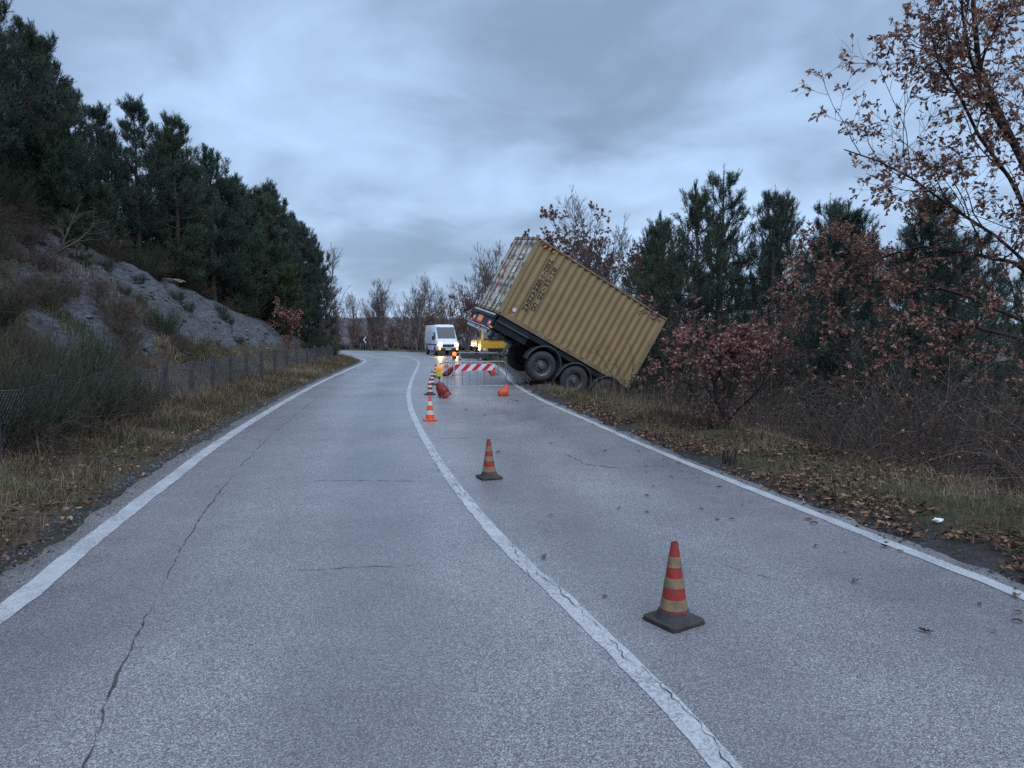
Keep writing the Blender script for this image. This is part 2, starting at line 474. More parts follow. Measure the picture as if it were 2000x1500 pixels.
    # bark
    for nm, a, b in (('heath', (0.040, 0.030, 0.025), (0.135, 0.100, 0.080)), ('bark_pine', (0.030, 0.025, 0.022), (0.105, 0.085, 0.075)), ('bark_dark', (0.018, 0.016, 0.015), (0.060, 0.052, 0.047)),
                     ('bark_grey', (0.062, 0.052, 0.049), (0.165, 0.138, 0.125)), ('bark_dead', (0.07, 0.058, 0.05), (0.17, 0.14, 0.115)), ('twig', (0.038, 0.029, 0.026), (0.125, 0.094, 0.080)), ('cane', (0.065, 0.050, 0.043), (0.22, 0.172, 0.145))):
        t = NT(nm); v = t.noise(9, 5, 0.7, vec=t.co((3.0, 3.0, 0.7)))
        t.set('Base Color', t.ramp(v, [(0.3, a), (0.7, b)])); t.set('Roughness', 0.9); t.set('Specular IOR Level', 0.2); t.bump(v, 0.7, 0.02); MATS[nm] = t.mat
    leafmat('needles', [(0.0, (0.034, 0.056, 0.040)), (0.5, (0.060, 0.094, 0.062)), (0.85, (0.092, 0.124, 0.070)), (1.0, (0.16, 0.13, 0.075))], 0.5, 0.2)
    leafmat('needles_dark', [(0.0, (0.030, 0.050, 0.044)), (0.6, (0.050, 0.082, 0.064)), (1.0, (0.078, 0.108, 0.070))], 0.5, 0.2)
    leafmat('needles_fresh', [(0.0, (0.030, 0.052, 0.018)), (0.6, (0.070, 0.098, 0.032)), (1.0, (0.13, 0.15, 0.05))], 0.5, 0.15)
    leafmat('broom', [(0.0, (0.022, 0.036, 0.024)), (0.55, (0.046, 0.066, 0.040)), (0.85, (0.078, 0.088, 0.055)), (1.0, (0.16, 0.13, 0.09))], 0.6, 0.15)
    leafmat('leaf_brown', [(0.0, (0.110, 0.050, 0.038)), (0.35, (0.215, 0.104, 0.076)), (0.7, (0.325, 0.172, 0.124)), (1.0, (0.48, 0.32, 0.25))], 0.7, 0.3)
    leafmat('leaf_red', [(0.0, (0.145, 0.055, 0.054)), (0.4, (0.270, 0.115, 0.102)), (0.75, (0.375, 0.190, 0.155)), (1.0, (0.50, 0.33, 0.26))], 0.65, 0.3)
    leafmat('leaf_rust', [(0.0, (0.130, 0.070, 0.062)), (0.5, (0.240, 0.130, 0.110)), (1.0, (0.36, 0.22, 0.18))], 0.7, 0.3)
    leafmat('leaf_evergreen', [(0.0, (0.012, 0.022, 0.013)), (0.6, (0.030, 0.045, 0.026)), (1.0, (0.07, 0.075, 0.04))], 0.45, 0.15)
    leafmat('litter', [(0.0, (0.035, 0.021, 0.015)), (0.4, (0.100, 0.055, 0.036)), (0.75, (0.19, 0.105, 0.062)), (1.0, (0.34, 0.22, 0.14))], 0.7, 0.1)
    leafmat('grass_dry', [(0.0, (0.050, 0.037, 0.025)), (0.35, (0.125, 0.094, 0.058)), (0.7, (0.225, 0.175, 0.108)), (1.0, (0.42, 0.34, 0.23))], 0.75, 0.25)
    leafmat('grass_green', [(0.0, (0.034, 0.042, 0.018)), (0.5, (0.082, 0.098, 0.038)), (0.8, (0.145, 0.150, 0.068)), (1.0, (0.30, 0.26, 0.15))], 0.65, 0.25)
    leafmat('shale', [(0.0, (0.030, 0.032, 0.036)), (0.6, (0.085, 0.09, 0.097)), (1.0, (0.16, 0.16, 0.16))], 0.85, 0.0)
    leafmat('far_wood_hazed', [(0.0, (0.055, 0.054, 0.062)), (0.5, (0.085, 0.077, 0.082)), (1.0, (0.130, 0.106, 0.100))], 0.9, 0.0)  # ridge wood: haze of distance is mixed into these browns
    # made things
    simple('soil', (0.050, 0.040, 0.033), 0.85, var=0.5, scale=7, bump=0.6)
    simple('fence_post', (0.055, 0.055, 0.06), 0.9, var=0.4, scale=9, bump=0.4)
    simple('fence_wire', (0.13, 0.135, 0.145), 0.55, metal=0.3, var=0.3)
    simple('rock_beige', (0.20, 0.16, 0.125), 0.9, var=0.35, scale=8, bump=0.6)
    simple('galvanised', (0.27, 0.285, 0.31), 0.42, metal=0.75, var=0.2, scale=14)
    simple('rust_dark', (0.05, 0.04, 0.037), 0.8, var=0.5, scale=10)
    simple('sign_red', (0.50, 0.022, 0.030), 0.4, var=0.12, scale=8, dirt=(0.16, 0.08, 0.07), dirt_amt=0.4)
    simple('sign_white', (0.62, 0.64, 0.66), 0.4, var=0.10, scale=8, dirt=(0.25, 0.24, 0.23), dirt_amt=0.5)
    simple('sign_black', (0.012, 0.012, 0.014), 0.4, var=0.2)
    simple('sign_back', (0.07, 0.075, 0.085), 0.5, metal=0.3, var=0.2)
    simple('cone_red', (0.27, 0.027, 0.024), 0.6, var=0.22, scale=18, dirt=(0.10, 0.05, 0.04), dirt_amt=0.7)
    simple('cone_tan', (0.215, 0.155, 0.088), 0.7, var=0.25, scale=22, dirt=(0.10, 0.085, 0.065), dirt_amt=0.8)
    simple('cone_orange', (0.70, 0.085, 0.028), 0.5, var=0.12, scale=14, dirt=(0.40, 0.10, 0.05), dirt_amt=0.5)
    simple('cone_white', (0.62, 0.58, 0.54), 0.55, var=0.15, scale=16, dirt=(0.30, 0.22, 0.17), dirt_amt=0.8)
    simple('cone_darkred', (0.26, 0.028, 0.024), 0.6, var=0.25, scale=14, dirt=(0.07, 0.035, 0.03), dirt_amt=0.7)
    simple('rubber', (0.030, 0.030, 0.033), 0.75, var=0.35, scale=14, dirt=(0.12, 0.105, 0.095), dirt_amt=0.75)
    simple('rubber_brown', (0.045, 0.037, 0.032), 0.8, var=0.35, scale=18, dirt=(0.03, 0.028, 0.028), dirt_amt=0.8, bump=0.3)
    simple('bag_orange', (0.60, 0.085, 0.036), 0.45, var=0.2, scale=6)
    simple('bag_red', (0.17, 0.016, 0.016), 0.45, var=0.25, scale=6)
    simple('lamp_amber', (0.85, 0.30, 0.02), 0.25, var=0.15, scale=12, emit=(1.0, 0.36, 0.04), emit_s=0.08)
    simple('lamp_orange', (0.85, 0.13, 0.02), 0.25, var=0.1, scale=12, emit=(1.0, 0.20, 0.02), emit_s=1.1)
    simple('lamp_box', (0.45, 0.42, 0.05), 0.5, var=0.15, scale=10)
    # container
    t = NT('container_paint')
    n = t.noise(1.4, 6, 0.65); st = t.noise(5.0, 5, 0.7, vec=t.co((6.0, 6.0, 0.5)))
    c = t.ramp(n, [(0.3, (0.245, 0.168, 0.078)), (0.7, (0.315, 0.220, 0.108))])
    c = t.mix(t.ramp(st, [(0.5, 0.0), (0.8, 0.45)]), c, (0.17, 0.125, 0.075))
    rs_ = t.noise(3.0, 6, 0.7, vec=t.co((9.0, 9.0, 0.35), (4, 4, 4)))
    c = t.mix(t.ramp(rs_, [(0.62, 0.0), (0.74, 0.6)]), c, (0.125, 0.062, 0.035))
    sc = t.noise(14.0, 4, 0.6, vec=t.co(1.0, (2, 5, 8)))
    c = t.mix(t.ramp(sc, [(0.70, 0.0), (0.76, 0.75)]), c, (0.11, 0.055, 0.03))
    t.set('Base Color', c); t.set('Roughness', 0.55); t.set('Specular IOR Level', 0.35); t.bump(n, 0.05, 0.01); MATS['container_paint'] = t.mat
    simple('container_rail', (0.255, 0.175, 0.105), 0.6, var=0.25, scale=5, dirt=(0.085, 0.05, 0.035), dirt_amt=0.8)
    simple('container_post', (0.275, 0.200, 0.115), 0.6, var=0.18, scale=4, dirt=(0.10, 0.065, 0.04), dirt_amt=0.6)
    simple('container_door', (0.52, 0.48, 0.40), 0.6, var=0.22, scale=4, dirt=(0.30, 0.20, 0.10), dirt_amt=0.8)
    simple('lock_rod', (0.12, 0.125, 0.14), 0.5, metal=0.5, var=0.3, scale=12, dirt=(0.16, 0.08, 0.05), dirt_amt=0.7)
    simple('gasket', (0.015, 0.015, 0.016), 0.8)
    simple('letter_black', (0.012, 0.012, 0.014), 0.5, var=0.3, scale=20)
    for nm, c in (('sticker_orange', (0.62, 0.20, 0.05)), ('sticker_red', (0.55, 0.10, 0.07)), ('sticker_white', (0.70, 0.72, 0.74)), ('sticker_teal', (0.10, 0.30, 0.27)), ('sticker_yellow', (0.62, 0.42, 0.05)), ('sticker_blue', (0.25, 0.33, 0.45))):
        simple(nm, c, 0.5, var=0.25, scale=16, dirt=(0.3, 0.25, 0.2), dirt_amt=0.5)
    # trailer
    simple('chassis_black', (0.014, 0.016, 0.021), 0.5, var=0.35, scale=6, dirt=(0.06, 0.055, 0.05), dirt_amt=0.4)
    simple('chassis_green', (0.030, 0.055, 0.050), 0.5, var=0.3)
    simple('tyre', (0.035, 0.036, 0.040), 0.8, var=0.3, scale=8, dirt=(0.085, 0.08, 0.078), dirt_amt=0.6, bump=0.15)
    simple('rim', (0.15, 0.155, 0.165), 0.5, metal=0.4, var=0.3, scale=10, dirt=(0.05, 0.045, 0.042), dirt_amt=0.7)
    simple('mudguard', (0.050, 0.054, 0.062), 0.55, var=0.3, scale=6, dirt=(0.11, 0.105, 0.10), dirt_amt=0.5)
    simple('alu_white', (0.56, 0.58, 0.62), 0.45, var=0.12, scale=8, dirt=(0.28, 0.27, 0.27), dirt_amt=0.5)
    simple('plate_yellow', (0.75, 0.36, 0.10), 0.4, var=0.1); simple('plate_red', (0.62, 0.08, 0.05), 0.4, var=0.1)
    simple('tail_red', (0.45, 0.03, 0.03), 0.25, var=0.1); simple('tail_amber', (0.85, 0.36, 0.04), 0.25, var=0.1)
    # vehicles
    simple('van_white', (0.62, 0.65, 0.70), 0.25, var=0.05, scale=3, spec=0.5, dirt=(0.40, 0.40, 0.42), dirt_amt=0.4)
    simple('vehicle_plastic', (0.022, 0.022, 0.025), 0.6, var=0.3)
    t = NT('glass_dark'); t.set('Base Color', (0.012, 0.016, 0.02)); t.set('Roughness', 0.05); t.set('Specular IOR Level', 0.5); MATS['glass_dark'] = t.mat
    t = NT('headlight_lit'); t.set('Base Color', (0.9, 0.8, 0.6)); t.set('Emission Color', (1.0, 0.50, 0.15)); t.set('Emission Strength', 6.0); MATS['headlight_lit'] = t.mat
    t = NT('foglight_lit'); t.set('Base Color', (0.9, 0.6, 0.3)); t.set('Emission Color', (1.0, 0.36, 0.06)); t.set('Emission Strength', 3.0); MATS['foglight_lit'] = t.mat
    t = NT('lens_clear'); t.set('Base Color', (0.6, 0.62, 0.65)); t.set('Roughness', 0.12); MATS['lens_clear'] = t.mat
    simple('truck_yellow', (0.74, 0.40, 0.055), 0.3, var=0.06, scale=3, spec=0.5)
    simple('truck_grey', (0.16, 0.165, 0.175), 0.55, var=0.15)
    simple('chrome', (0.65, 0.66, 0.68), 0.2, metal=1.0, var=0.05)
    simple('paper_white', (0.70, 0.71, 0.72), 0.7, var=0.1)
    simple('steel_grey', (0.34, 0.36, 0.38), 0.4, metal=0.5, var=0.2, scale=9)


build_materials()

# ------------------------------------------------------------------ the setting: ground, road, markings, water
def build_ground():
    def axis(fine0, fine1, step, far0, far1):
        a = list(np.arange(fine0, fine1, step)); s = step; v = fine1; hi = []
        while v < far1: hi.append(v); s *= 1.16; v += s
        hi.append(far1); s = step; v = fine0; lo = []
        while v > far0: s *= 1.16; v -= s; lo.append(max(v, far0))
        return np.array(lo[::-1] + a + hi)
    xs = axis(-27, 14, 0.24, -1200, 1200); ys = axis(-3, 62, 0.26, -300, 1300)
    X, Y = np.meshgrid(xs, ys)
    z, dl, dr, bm = Hf(X.ravel(), Y.ravel(), True)
    V = np.stack([X.ravel(), Y.ravel(), z], 1)
    nx, ny = len(xs), len(ys); i = (np.arange(ny - 1)[:, None] * nx + np.arange(nx - 1)[None, :]).ravel()
    F = np.stack([i, i + 1, i + nx + 1, i + nx], 1)
    x, y = V[:, 0], V[:, 1]
    # bare marl on the cut bank, dark wet soil along the edge of the right lane and under the trailer
    rock = bm * sstep(8.4, 6.6, dl + (fbm(x * 0.5, y * 0.5, 83, 3) - 0.5) * 2.0) * sstep(3.0, 4.2, dl) * np.interp(y, [11, 14, 40, 50], [0.45, 1.0, 1.0, 0.2])
    rock = rock * (0.65 + 0.5 * sstep(0.42, 0.58, fbm(x * 0.22 + y * 0.1, y * 0.18, 71)))
    rock = rock * np.where(y < 19, sstep(np.interp(y, [10, 14, 19], [3.2, 4.2, 7.0]) + 0.8, np.interp(y, [10, 14, 19], [3.2, 4.2, 7.0]) - 0.8, dl), 1.0)
    mud = sstep(0.05, 0.3, dr) * sstep(1.05, 0.6, dr + (fbm(x * 0.8, y * 0.8, 5) - 0.5) * 1.0)
    mud = np.maximum(mud, 0.85 * np.exp(-(((x - 1.9) / 1.6) ** 2 + ((y - 24.6) / 2.2) ** 2)))
    mud = np.maximum(mud, sstep(0.15, 0.3, dl) * sstep(0.75, 0.35, dl) * 0.8)
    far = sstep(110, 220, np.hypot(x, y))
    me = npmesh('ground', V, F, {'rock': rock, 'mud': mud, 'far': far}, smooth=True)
    tag(link('ground', me, 'ground'), kind='structure', label='earth verges, grey marl bank and wooded slopes beside the road')


build_ground()


def normals(C):
    T = np.gradient(C, axis=0); T /= np.linalg.norm(T, axis=1)[:, None]
    return np.stack([-T[:, 1], T[:, 0]], 1)


def resample(C, n):
    s = np.r_[0, np.cumsum(np.linalg.norm(np.diff(C, axis=0), axis=1))]; u = np.linspace(0, s[-1], n)
    return np.stack([np.interp(u, s, C[:, 0]), np.interp(u, s, C[:, 1])], 1)


def strip(A, B, z):
    n = len(A); V = np.vstack([np.c_[A, np.full(n, z)], np.c_[B, np.full(n, z)]]); i = np.arange(n - 1)
    return V, np.stack([n + i, n + i + 1, i + 1, i], 1)


def build_road():
    n = 1500
    fr = np.linspace(0, 1, n)[:, None]
    A = DL + normals(DL) * 0.30; B = DR - normals(DR) * 0.21
    A = np.stack([np.interp(np.linspace(0, 1, n), np.linspace(0, 1, len(A)), A[:, k]) for k in (0, 1)], 1)
    B = np.stack([np.interp(np.linspace(0, 1, n), np.linspace(0, 1, len(B)), B[:, k]) for k in (0, 1)], 1)
    A += normals(A) * ((fbm(A[:, 0] * 2.5, A[:, 1] * 2.5, 7, 4) - 0.5) * 0.22)[:, None]
    B += normals(B) * ((fbm(B[:, 0] * 2.5, B[:, 1] * 2.5, 8, 4) - 0.5) * 0.30)[:, None]
    k = 10; cols = [A + (B - A) * (j / k) for j in range(k + 1)]
    V = np.vstack([np.c_[c, np.zeros(n)] for c in cols])
    i = np.arange(n - 1)
    F = np.vstack([np.stack([(j + 1) * n + i, (j + 1) * n + i + 1, j * n + i + 1, j * n + i], 1) for j in range(k)])
    # asphalt thickness at both edges
    e = len(V); V = np.vstack([V, np.c_[A, np.full(n, -0.09)], np.c_[B, np.full(n, -0.09)]])
    F = np.vstack([F, np.stack([i, i + 1, e + i + 1, e + i], 1), np.stack([k * n + i + 1, k * n + i, e + n + i, e + n + i + 1], 1)])
    lat = np.concatenate([np.repeat(np.arange(k + 1) / k, n), np.zeros(n), np.ones(n)])
    road = link('road', npmesh('road', V, F, {'lat': lat}), 'asphalt'); tag(road, kind='structure', label='damp grey asphalt road bending out of sight behind the wooded bank')

    def line(C, w, seed):
        C2 = resample(C, 1600); N = normals(C2)
        j = (fbm(C2[:, 0] * 6, C2[:, 1] * 6, seed, 3) - 0.5) * 0.03; j2 = (fbm(C2[:, 0] * 6, C2[:, 1] * 6, seed + 9, 3) - 0.5) * 0.03
        V, F = strip(C2 + N * (w / 2 + j)[:, None], C2 - N * (w / 2 + j2)[:, None], 0.004)
        return link('road_marking', npmesh('road_marking', V, F), 'road_paint', road)
    line(DL, 0.18, 1).name = 'edge_line'; line(DR, 0.13, 2).name = 'edge_line'; line(DC, 0.125, 3).name = 'centre_line'

    def crack(pts, w, seed, jit=0.03, z=0.004, gaps=0.0):
        rg = np.random.default_rng(seed)
        P = resample(np.array(pts, float), max(8, int(np.linalg.norm(np.diff(np.array(pts), axis=0), axis=1).sum() / 0.035)))
        N = normals(P); u = np.arange(len(P))
        P = P + N * ((fbm(u * 0.22, u * 0 + seed, seed, 4) - 0.5) * jit * 2 + rg.normal(0, jit * 0.14, len(P)))[:, None]
        ww = w * (0.05 + 2.2 * fbm(u * 0.5, u * 0 + 3, seed + 1, 3) ** 2) * np.clip(np.minimum(u, len(P) - 1 - u) / 6, 0.05, 1)
        if gaps: ww = ww * np.where(fbm(u * 0.06, u * 0 + 7, seed + 2, 2) > gaps, 1, 0.12)
        V, F = strip(P + N * (ww / 2)[:, None], P - N * (ww / 2)[:, None], z)
        link('crack', npmesh('crack', V, F), 'crack', road)
    crack([(-1.62, 2.2), (-1.74, 2.77), (-1.98, 3.4), (-2.12, 3.82), (-2.34, 4.54), (-2.64, 5.5), (-3.05, 6.96), (-3.57, 9.1), (-4.23, 12.41), (-4.96, 16.73), (-5.7, 21.5)], 0.011, 4, 0.022, gaps=0.36)
    for k, (bx, by, dx, dy) in enumerate(((-1.86, 3.1, 0.16, 0.10), (-2.2, 4.1, -0.22, 0.12), (-2.45, 4.9, 0.20, 0.16), (-2.7, 5.7, -0.18, 0.2), (-2.95, 6.6, 0.3, 0.18), (-3.3, 8.0, -0.25, 0.3))):
        crack([(bx, by), (bx + dx * 0.5, by + dy * 0.6), (bx + dx, by + dy)], 0.006, 40 + k, 0.02)
    crack([(-1.74, 5.19), (-1.46, 5.22), (-1.05, 5.29), (-0.6, 5.33)], 0.011, 5)
    crack([(-2.46, 8.46), (-1.6, 8.5), (-0.92, 8.4)], 0.016, 6); crack([(-1.9, 12.2), (-1.2, 12.0), (-0.6, 12.1)], 0.016, 7)
    crack([(0.7, 10.6), (0.98, 9.66), (1.3, 9.35), (1.64, 9.39), (2.1, 9.5)], 0.016, 8, 0.06)
    crack([(1.55, 5.5), (1.75, 5.1), (2.0, 4.95)], 0.006, 9)
    seg = DC[(DC[:, 1] > 2.2) & (DC[:, 1] < 11.5)]
    crack(seg - normals(seg) * 0.022, 0.0055, 10, 0.05, 0.008, gaps=0.46)
    crack(seg[20:] + normals(seg[20:]) * 0.05, 0.005, 12, 0.05, 0.008, gaps=0.52)
    return road


ROAD = build_road()


def build_water():
    bm = bmesh.new()
    c = (7.6, 17.5); z = -1.05
    pts = [(c[0] + 2.4 * math.cos(a) * (1 + 0.2 * math.sin(3 * a)), c[1] + 3.2 * math.sin(a) * (1 + 0.15 * math.cos(2 * a)), 0) for a in np.linspace(0, 2 * math.pi, 40, endpoint=False)]
    z = min(H1(p[0], p[1]) for p in pts[::5]) + 0.35
    vs = [bm.verts.new((p[0], p[1], z)) for p in pts]; bm.faces.new(vs)
    me = bpy.data.meshes.new('water'); bm.to_mesh(me); bm.free()
    tag(link('water', me, 'water'), kind='structure', label='pale standing water lying in the ditch behind the thicket')


build_water()

# ------------------------------------------------------------------ container and trailer
POSE = Matrix(((0.82056, -0.31101, 0.47955, -0.5074), (0.33341, 0.94192, 0.04038, 23.884), (-0.46425, 0.12675, 0.87659, 2.4954), (0, 0, 0, 1)))
CL_, CW_, CH_ = 5.8, 2.44, 2.9


def corr(u, p=0.278, d=0.048):
    """depth of the corrugated wall at length u"""
    t = (u % p) / p
    return d * np.interp(t, [0, 0.25, 0.5, 0.75, 1.0], [0, 0, 1, 1, 0])


def corr_pts(a, b, p=0.278, d=0.048):
    us = [a]; k = math.floor(a / p)
    while k * p < b:
        for q in (0, 0.25, 0.5, 0.75):
            u = (k + q) * p
            if a < u < b: us.append(u)
        k += 1
    us.append(b); return us


def build_container():
    root = empty('shipping_container', label='mustard brown corrugated shipping container tilted nose-down on the trailer', cat='container')
    root.matrix_world = POSE
    L, W, H = CL_, CW_, CH_

    def wall(name, us, f, z0, z1, mat='container_paint'):
        U, Z = np.meshgrid(us, np.linspace(z0, z1, 22)); dent = (fbm(U * 1.1, Z * 1.1, 15, 3) - 0.5) * 0.045 * np.sin(np.clip((Z - z0) / (z1 - z0), 0, 1) * math.pi)
        v = []
        for a, b, q in zip(U.ravel(), Z.ravel(), dent.ravel()):
            p = f(a, b); v.append((p[0] + (q if name == 'front_wall' else 0), p[1] + (0 if name == 'front_wall' else q), p[2]))
        n = len(us); m = MB(); m.add(v, [(j * n + i, j * n + i + 1, (j + 1) * n + i + 1, (j + 1) * n + i) for j in range(21) for i in range(n - 1)]); return m.build(name, mat, root)
    us = corr_pts(0.17, L - 0.15)
    wall('side_wall', us, lambda u, z: (u, 0.022 + corr(u), z), 0.16, H - 0.07)
    wall('side_wall', us, lambda u, z: (u, W - 0.022 - corr(u), z), 0.16, H - 0.07)
    wall('front_wall', corr_pts(0.15, W - 0.15, 0.25, 0.045), lambda u, z: (L - 0.03 - corr(u, 0.25, 0.045), u, z), 0.14, H - 0.1)
    m = MB(); us = corr_pts(0.1, L - 0.1, 0.21, 0.02); v = []
    for u in us: v += [(u, 0.05, H - 0.018 - corr(u, 0.21, 0.02)), (u, W - 0.05, H - 0.018 - corr(u, 0.21, 0.02))]
    m.add(v, [(2 * i, 2 * i + 2, 2 * i + 3, 2 * i + 1) for i in range(len(us) - 1)]); m.build('roof', 'container_paint', root)
    MB().box((L / 2, W / 2, 0.10), (L - 0.2, W - 0.2, 0.06)).build('floor_panel', 'rust_dark', root)
    for y in (0.0, W):
        s = 1 if y == 0 else -1
        MB().box((L / 2, y + s * 0.035, H - 0.04), (L - 0.34, 0.06, 0.06)).build('top_rail', 'container_rail', root, 0.008)
        b = MB().box((L / 2, y + s * 0.020, 0.085), (L - 0.34, 0.012, 0.15))
        b.box((L / 2, y + s * 0.045, 0.155), (L - 0.34, 0.05, 0.012)).box((L / 2, y + s * 0.05, 0.012), (L - 0.34, 0.06, 0.012))
        b.build('bottom_rail', 'container_rail', root, 0.003)
    for x, nm in ((0.0, 'rear'), (L, 'front')):
        s = 1 if x == 0 else -1
        for y in (0.0, W):
            t = 1 if y == 0 else -1
            MB().box((x + s * 0.088, y + t * 0.040, H / 2), (0.16, 0.072, H - 0.236)).build('corner_post', 'container_post', root, 0.01)
            for z in (0.059, H - 0.059):
                c = MB().box((x + s * 0.089, y + t * 0.081, z), (0.178, 0.162, 0.118)).build('corner_casting', 'container_post', root, 0.012)
                MB().cyl((x + s * 0.089, y - t * 0.001, z), (x + s * 0.089, y + t * 0.004, z), 0.034, n=14).build('casting_hole', 'gasket', c)
                MB().cyl((x - s * 0.001, y + t * 0.085, z), (x + s * 0.004, y + t * 0.085, z), 0.036, n=14).build('casting_hole', 'gasket', c)
        MB().box((x + s * 0.05, W / 2, H - 0.055), (0.09, W - 0.33, 0.10)).build('header', 'container_post', root, 0.01)
        MB().box((x + s * 0.05, W / 2, 0.065), (0.09, W - 0.33, 0.11)).build('end_sill', 'container_post', root, 0.01)
    # doors
    for k in (0, 1):
        y0, y1 = (0.085, W / 2 - 0.006) if k == 0 else (W / 2 + 0.006, W - 0.085)
        z0, z1 = 0.125, H - 0.115
        m = MB(); v = []; zs = corr_pts(z0 + 0.06, z1 - 0.06, 0.45, 0.032)
        for z in zs: v += [(0.035 + corr(z, 0.45, 0.032), y0 + 0.06, z), (0.035 + corr(z, 0.45, 0.032), y1 - 0.06, z)]
        m.add(v, [(2 * i, 2 * i + 1, 2 * i + 3, 2 * i + 2) for i in range(len(zs) - 1)])
        for z in (z0 + 0.04, z1 - 0.04): m.box((0.045, (y0 + y1) / 2, z), (0.05, y1 - y0, 0.08))
        for y in (y0 + 0.035, y1 - 0.035): m.box((0.045, y, (z0 + z1) / 2), (0.05, 0.07, z1 - z0 - 0.16))
        d = m.build('door', 'container_door', root)
        g = MB()
        for y in (y0 - 0.003, y1 + 0.003): g.box((0.05, y, (z0 + z1) / 2), (0.05, 0.012, z1 - z0))
        g.build('gasket', 'gasket', d)
        for q in (0.28, 0.68):
            y = y0 + (y1 - y0) * q
            r = MB().cyl((-0.012, y, 0.04), (-0.012, y, H - 0.04), 0.019, n=10).build('lock_rod', 'lock_rod', d, smooth=True)
            for z in (0.22, 0.75, 1.35, 2.05, 2.62): MB().box((0.004, y, z), (0.045, 0.11, 0.07)).build('lock_bracket', 'lock_rod', d, 0.004)
            for z in (0.07, H - 0.07): MB().box((-0.012, y, z), (0.06, 0.09, 0.10)).build('lock_cam', 'lock_rod', d, 0.004)
            MB().box((-0.035, y + 0.17, 1.02), (0.018, 0.36, 0.035)).box((-0.03, y + 0.26, 1.02), (0.02, 0.05, 0.14)).build('lock_handle', 'lock_rod', d, 0.004)
        yh = y0 - 0.01 if k == 0 else y1 + 0.01
        for z in (0.32, 1.02, 1.85, 2.58):
            MB().box((0.012, yh, z), (0.075, 0.09, 0.14)).build('hinge', 'lock_rod', d, 0.006)
    rs = random.Random(4)
    st = [('sticker_orange', 1.55, 1.42, 0.20, 0.30), ('sticker_red', 1.52, 1.02, 0.22, 0.16), ('sticker_white', 1.30, 0.78, 0.26, 0.20), ('sticker_teal', 0.62, 1.05, 0.30, 0.12),
          ('sticker_orange', 1.98, 1.75, 0.16, 0.22), ('sticker_red', 1.78, 0.55, 0.16, 0.18), ('sticker_blue', 1.10, 0.42, 0.34, 0.24), ('sticker_white', 0.55, 0.46, 0.30, 0.26), ('sticker_yellow', 2.1, 2.35, 0.12, 0.3),
          ('sticker_white', 0.75, 2.30, 0.5, 0.10), ('sticker_white', 0.75, 2.12, 0.5, 0.07), ('sticker_blue', 1.7, 2.2, 0.42, 0.08), ('sticker_white', 0.72, 1.62, 0.42, 0.20), ('sticker_yellow', 0.4, 0.8, 0.14, 0.14)]
    for mt, y, z, w, h in st:
        MB().box((0.028, y, z), (0.006, w, h)).build('sticker', mt, root)
    MB().lathe([(0.0, 0.0), (0.07, 0.0), (0.07, 0.004)], 16, (0.494, 0.012, 0.39), 'y').build('oval_sticker', 'sticker_white', root)
    # hazard bars under the top rail
    for k in range(6):
        m = MB(); x = 0.24 + k * 0.088
        m.add([(x, 0.016, 2.70), (x + 0.07, 0.016, 2.70), (x + 0.12, 0.016, 2.80), (x + 0.05, 0.016, 2.80)], [(0, 1, 2, 3)]); m.build('hazard_bar', 'letter_black' if k % 2 == 0 else 'sticker_orange', root)
    # lettering painted down the wall, following its folds
    STROKES = {'M': [(0, 0, 0, 1), (0, 1, .5, .42), (.5, .42, 1, 1), (1, 1, 1, 0)], 'E': [(0, 0, 0, 1), (0, 1, 1, 1), (0, .52, .85, .52), (0, 0, 1, 0)], 'I': [(.5, 0, .5, 1)], 'T': [(0, 1, 1, 1), (.5, 0, .5, 1)],
               'D': [(0, 0, 0, 1), (0, 1, .6, 1), (.6, 1, 1, .72), (1, .72, 1, .28), (1, .28, .6, 0), (.6, 0, 0, 0)], 'P': [(0, 0, 0, 1), (0, 1, .75, 1), (.75, 1, 1, .86), (1, .86, 1, .64), (1, .64, .75, .48), (.75, .48, 0, .48)],
               'R': [(0, 0, 0, 1), (0, 1, .75, 1), (.75, 1, 1, .86), (1, .86, 1, .64), (1, .64, .75, .48), (.75, .48, 0, .48), (.5, .48, 1, 0)], 'A': [(0, 0, .5, 1), (.5, 1, 1, 0), (.2, .34, .8, .34)], 'N': [(0, 0, 0, 1), (0, 1, 1, 0), (1, 0, 1, 1)],
               'H': [(0, 0, 0, 1), (1, 0, 1, 1), (0, .5, 1, .5)], 'C': [(1, .8, .7, 1), (.7, 1, .3, 1), (.3, 1, 0, .75), (0, .75, 0, .25), (0, .25, .3, 0), (.3, 0, .7, 0), (.7, 0, 1, .2)], 'O': [(.3, 1, .7, 1), (.7, 1, 1, .75), (1, .75, 1, .25), (1, .25, .7, 0), (.7, 0, .3, 0), (.3, 0, 0, .25), (0, .25, 0, .75), (0, .75, .3, 1)],
               'G': [(1, .8, .7, 1), (.7, 1, .3, 1), (.3, 1, 0, .75), (0, .75, 0, .25), (0, .25, .3, 0), (.3, 0, .8, 0), (.8, 0, 1, .2), (1, .2, 1, .48), (1, .48, .6, .48)], 'S': [(1, .84, .75, 1), (.75, 1, .25, 1), (.25, 1, 0, .84), (0, .84, 0, .66), (0, .66, 1, .36), (1, .36, 1, .16), (1, .16, .75, 0), (.75, 0, .25, 0), (.25, 0, 0, .16)]}

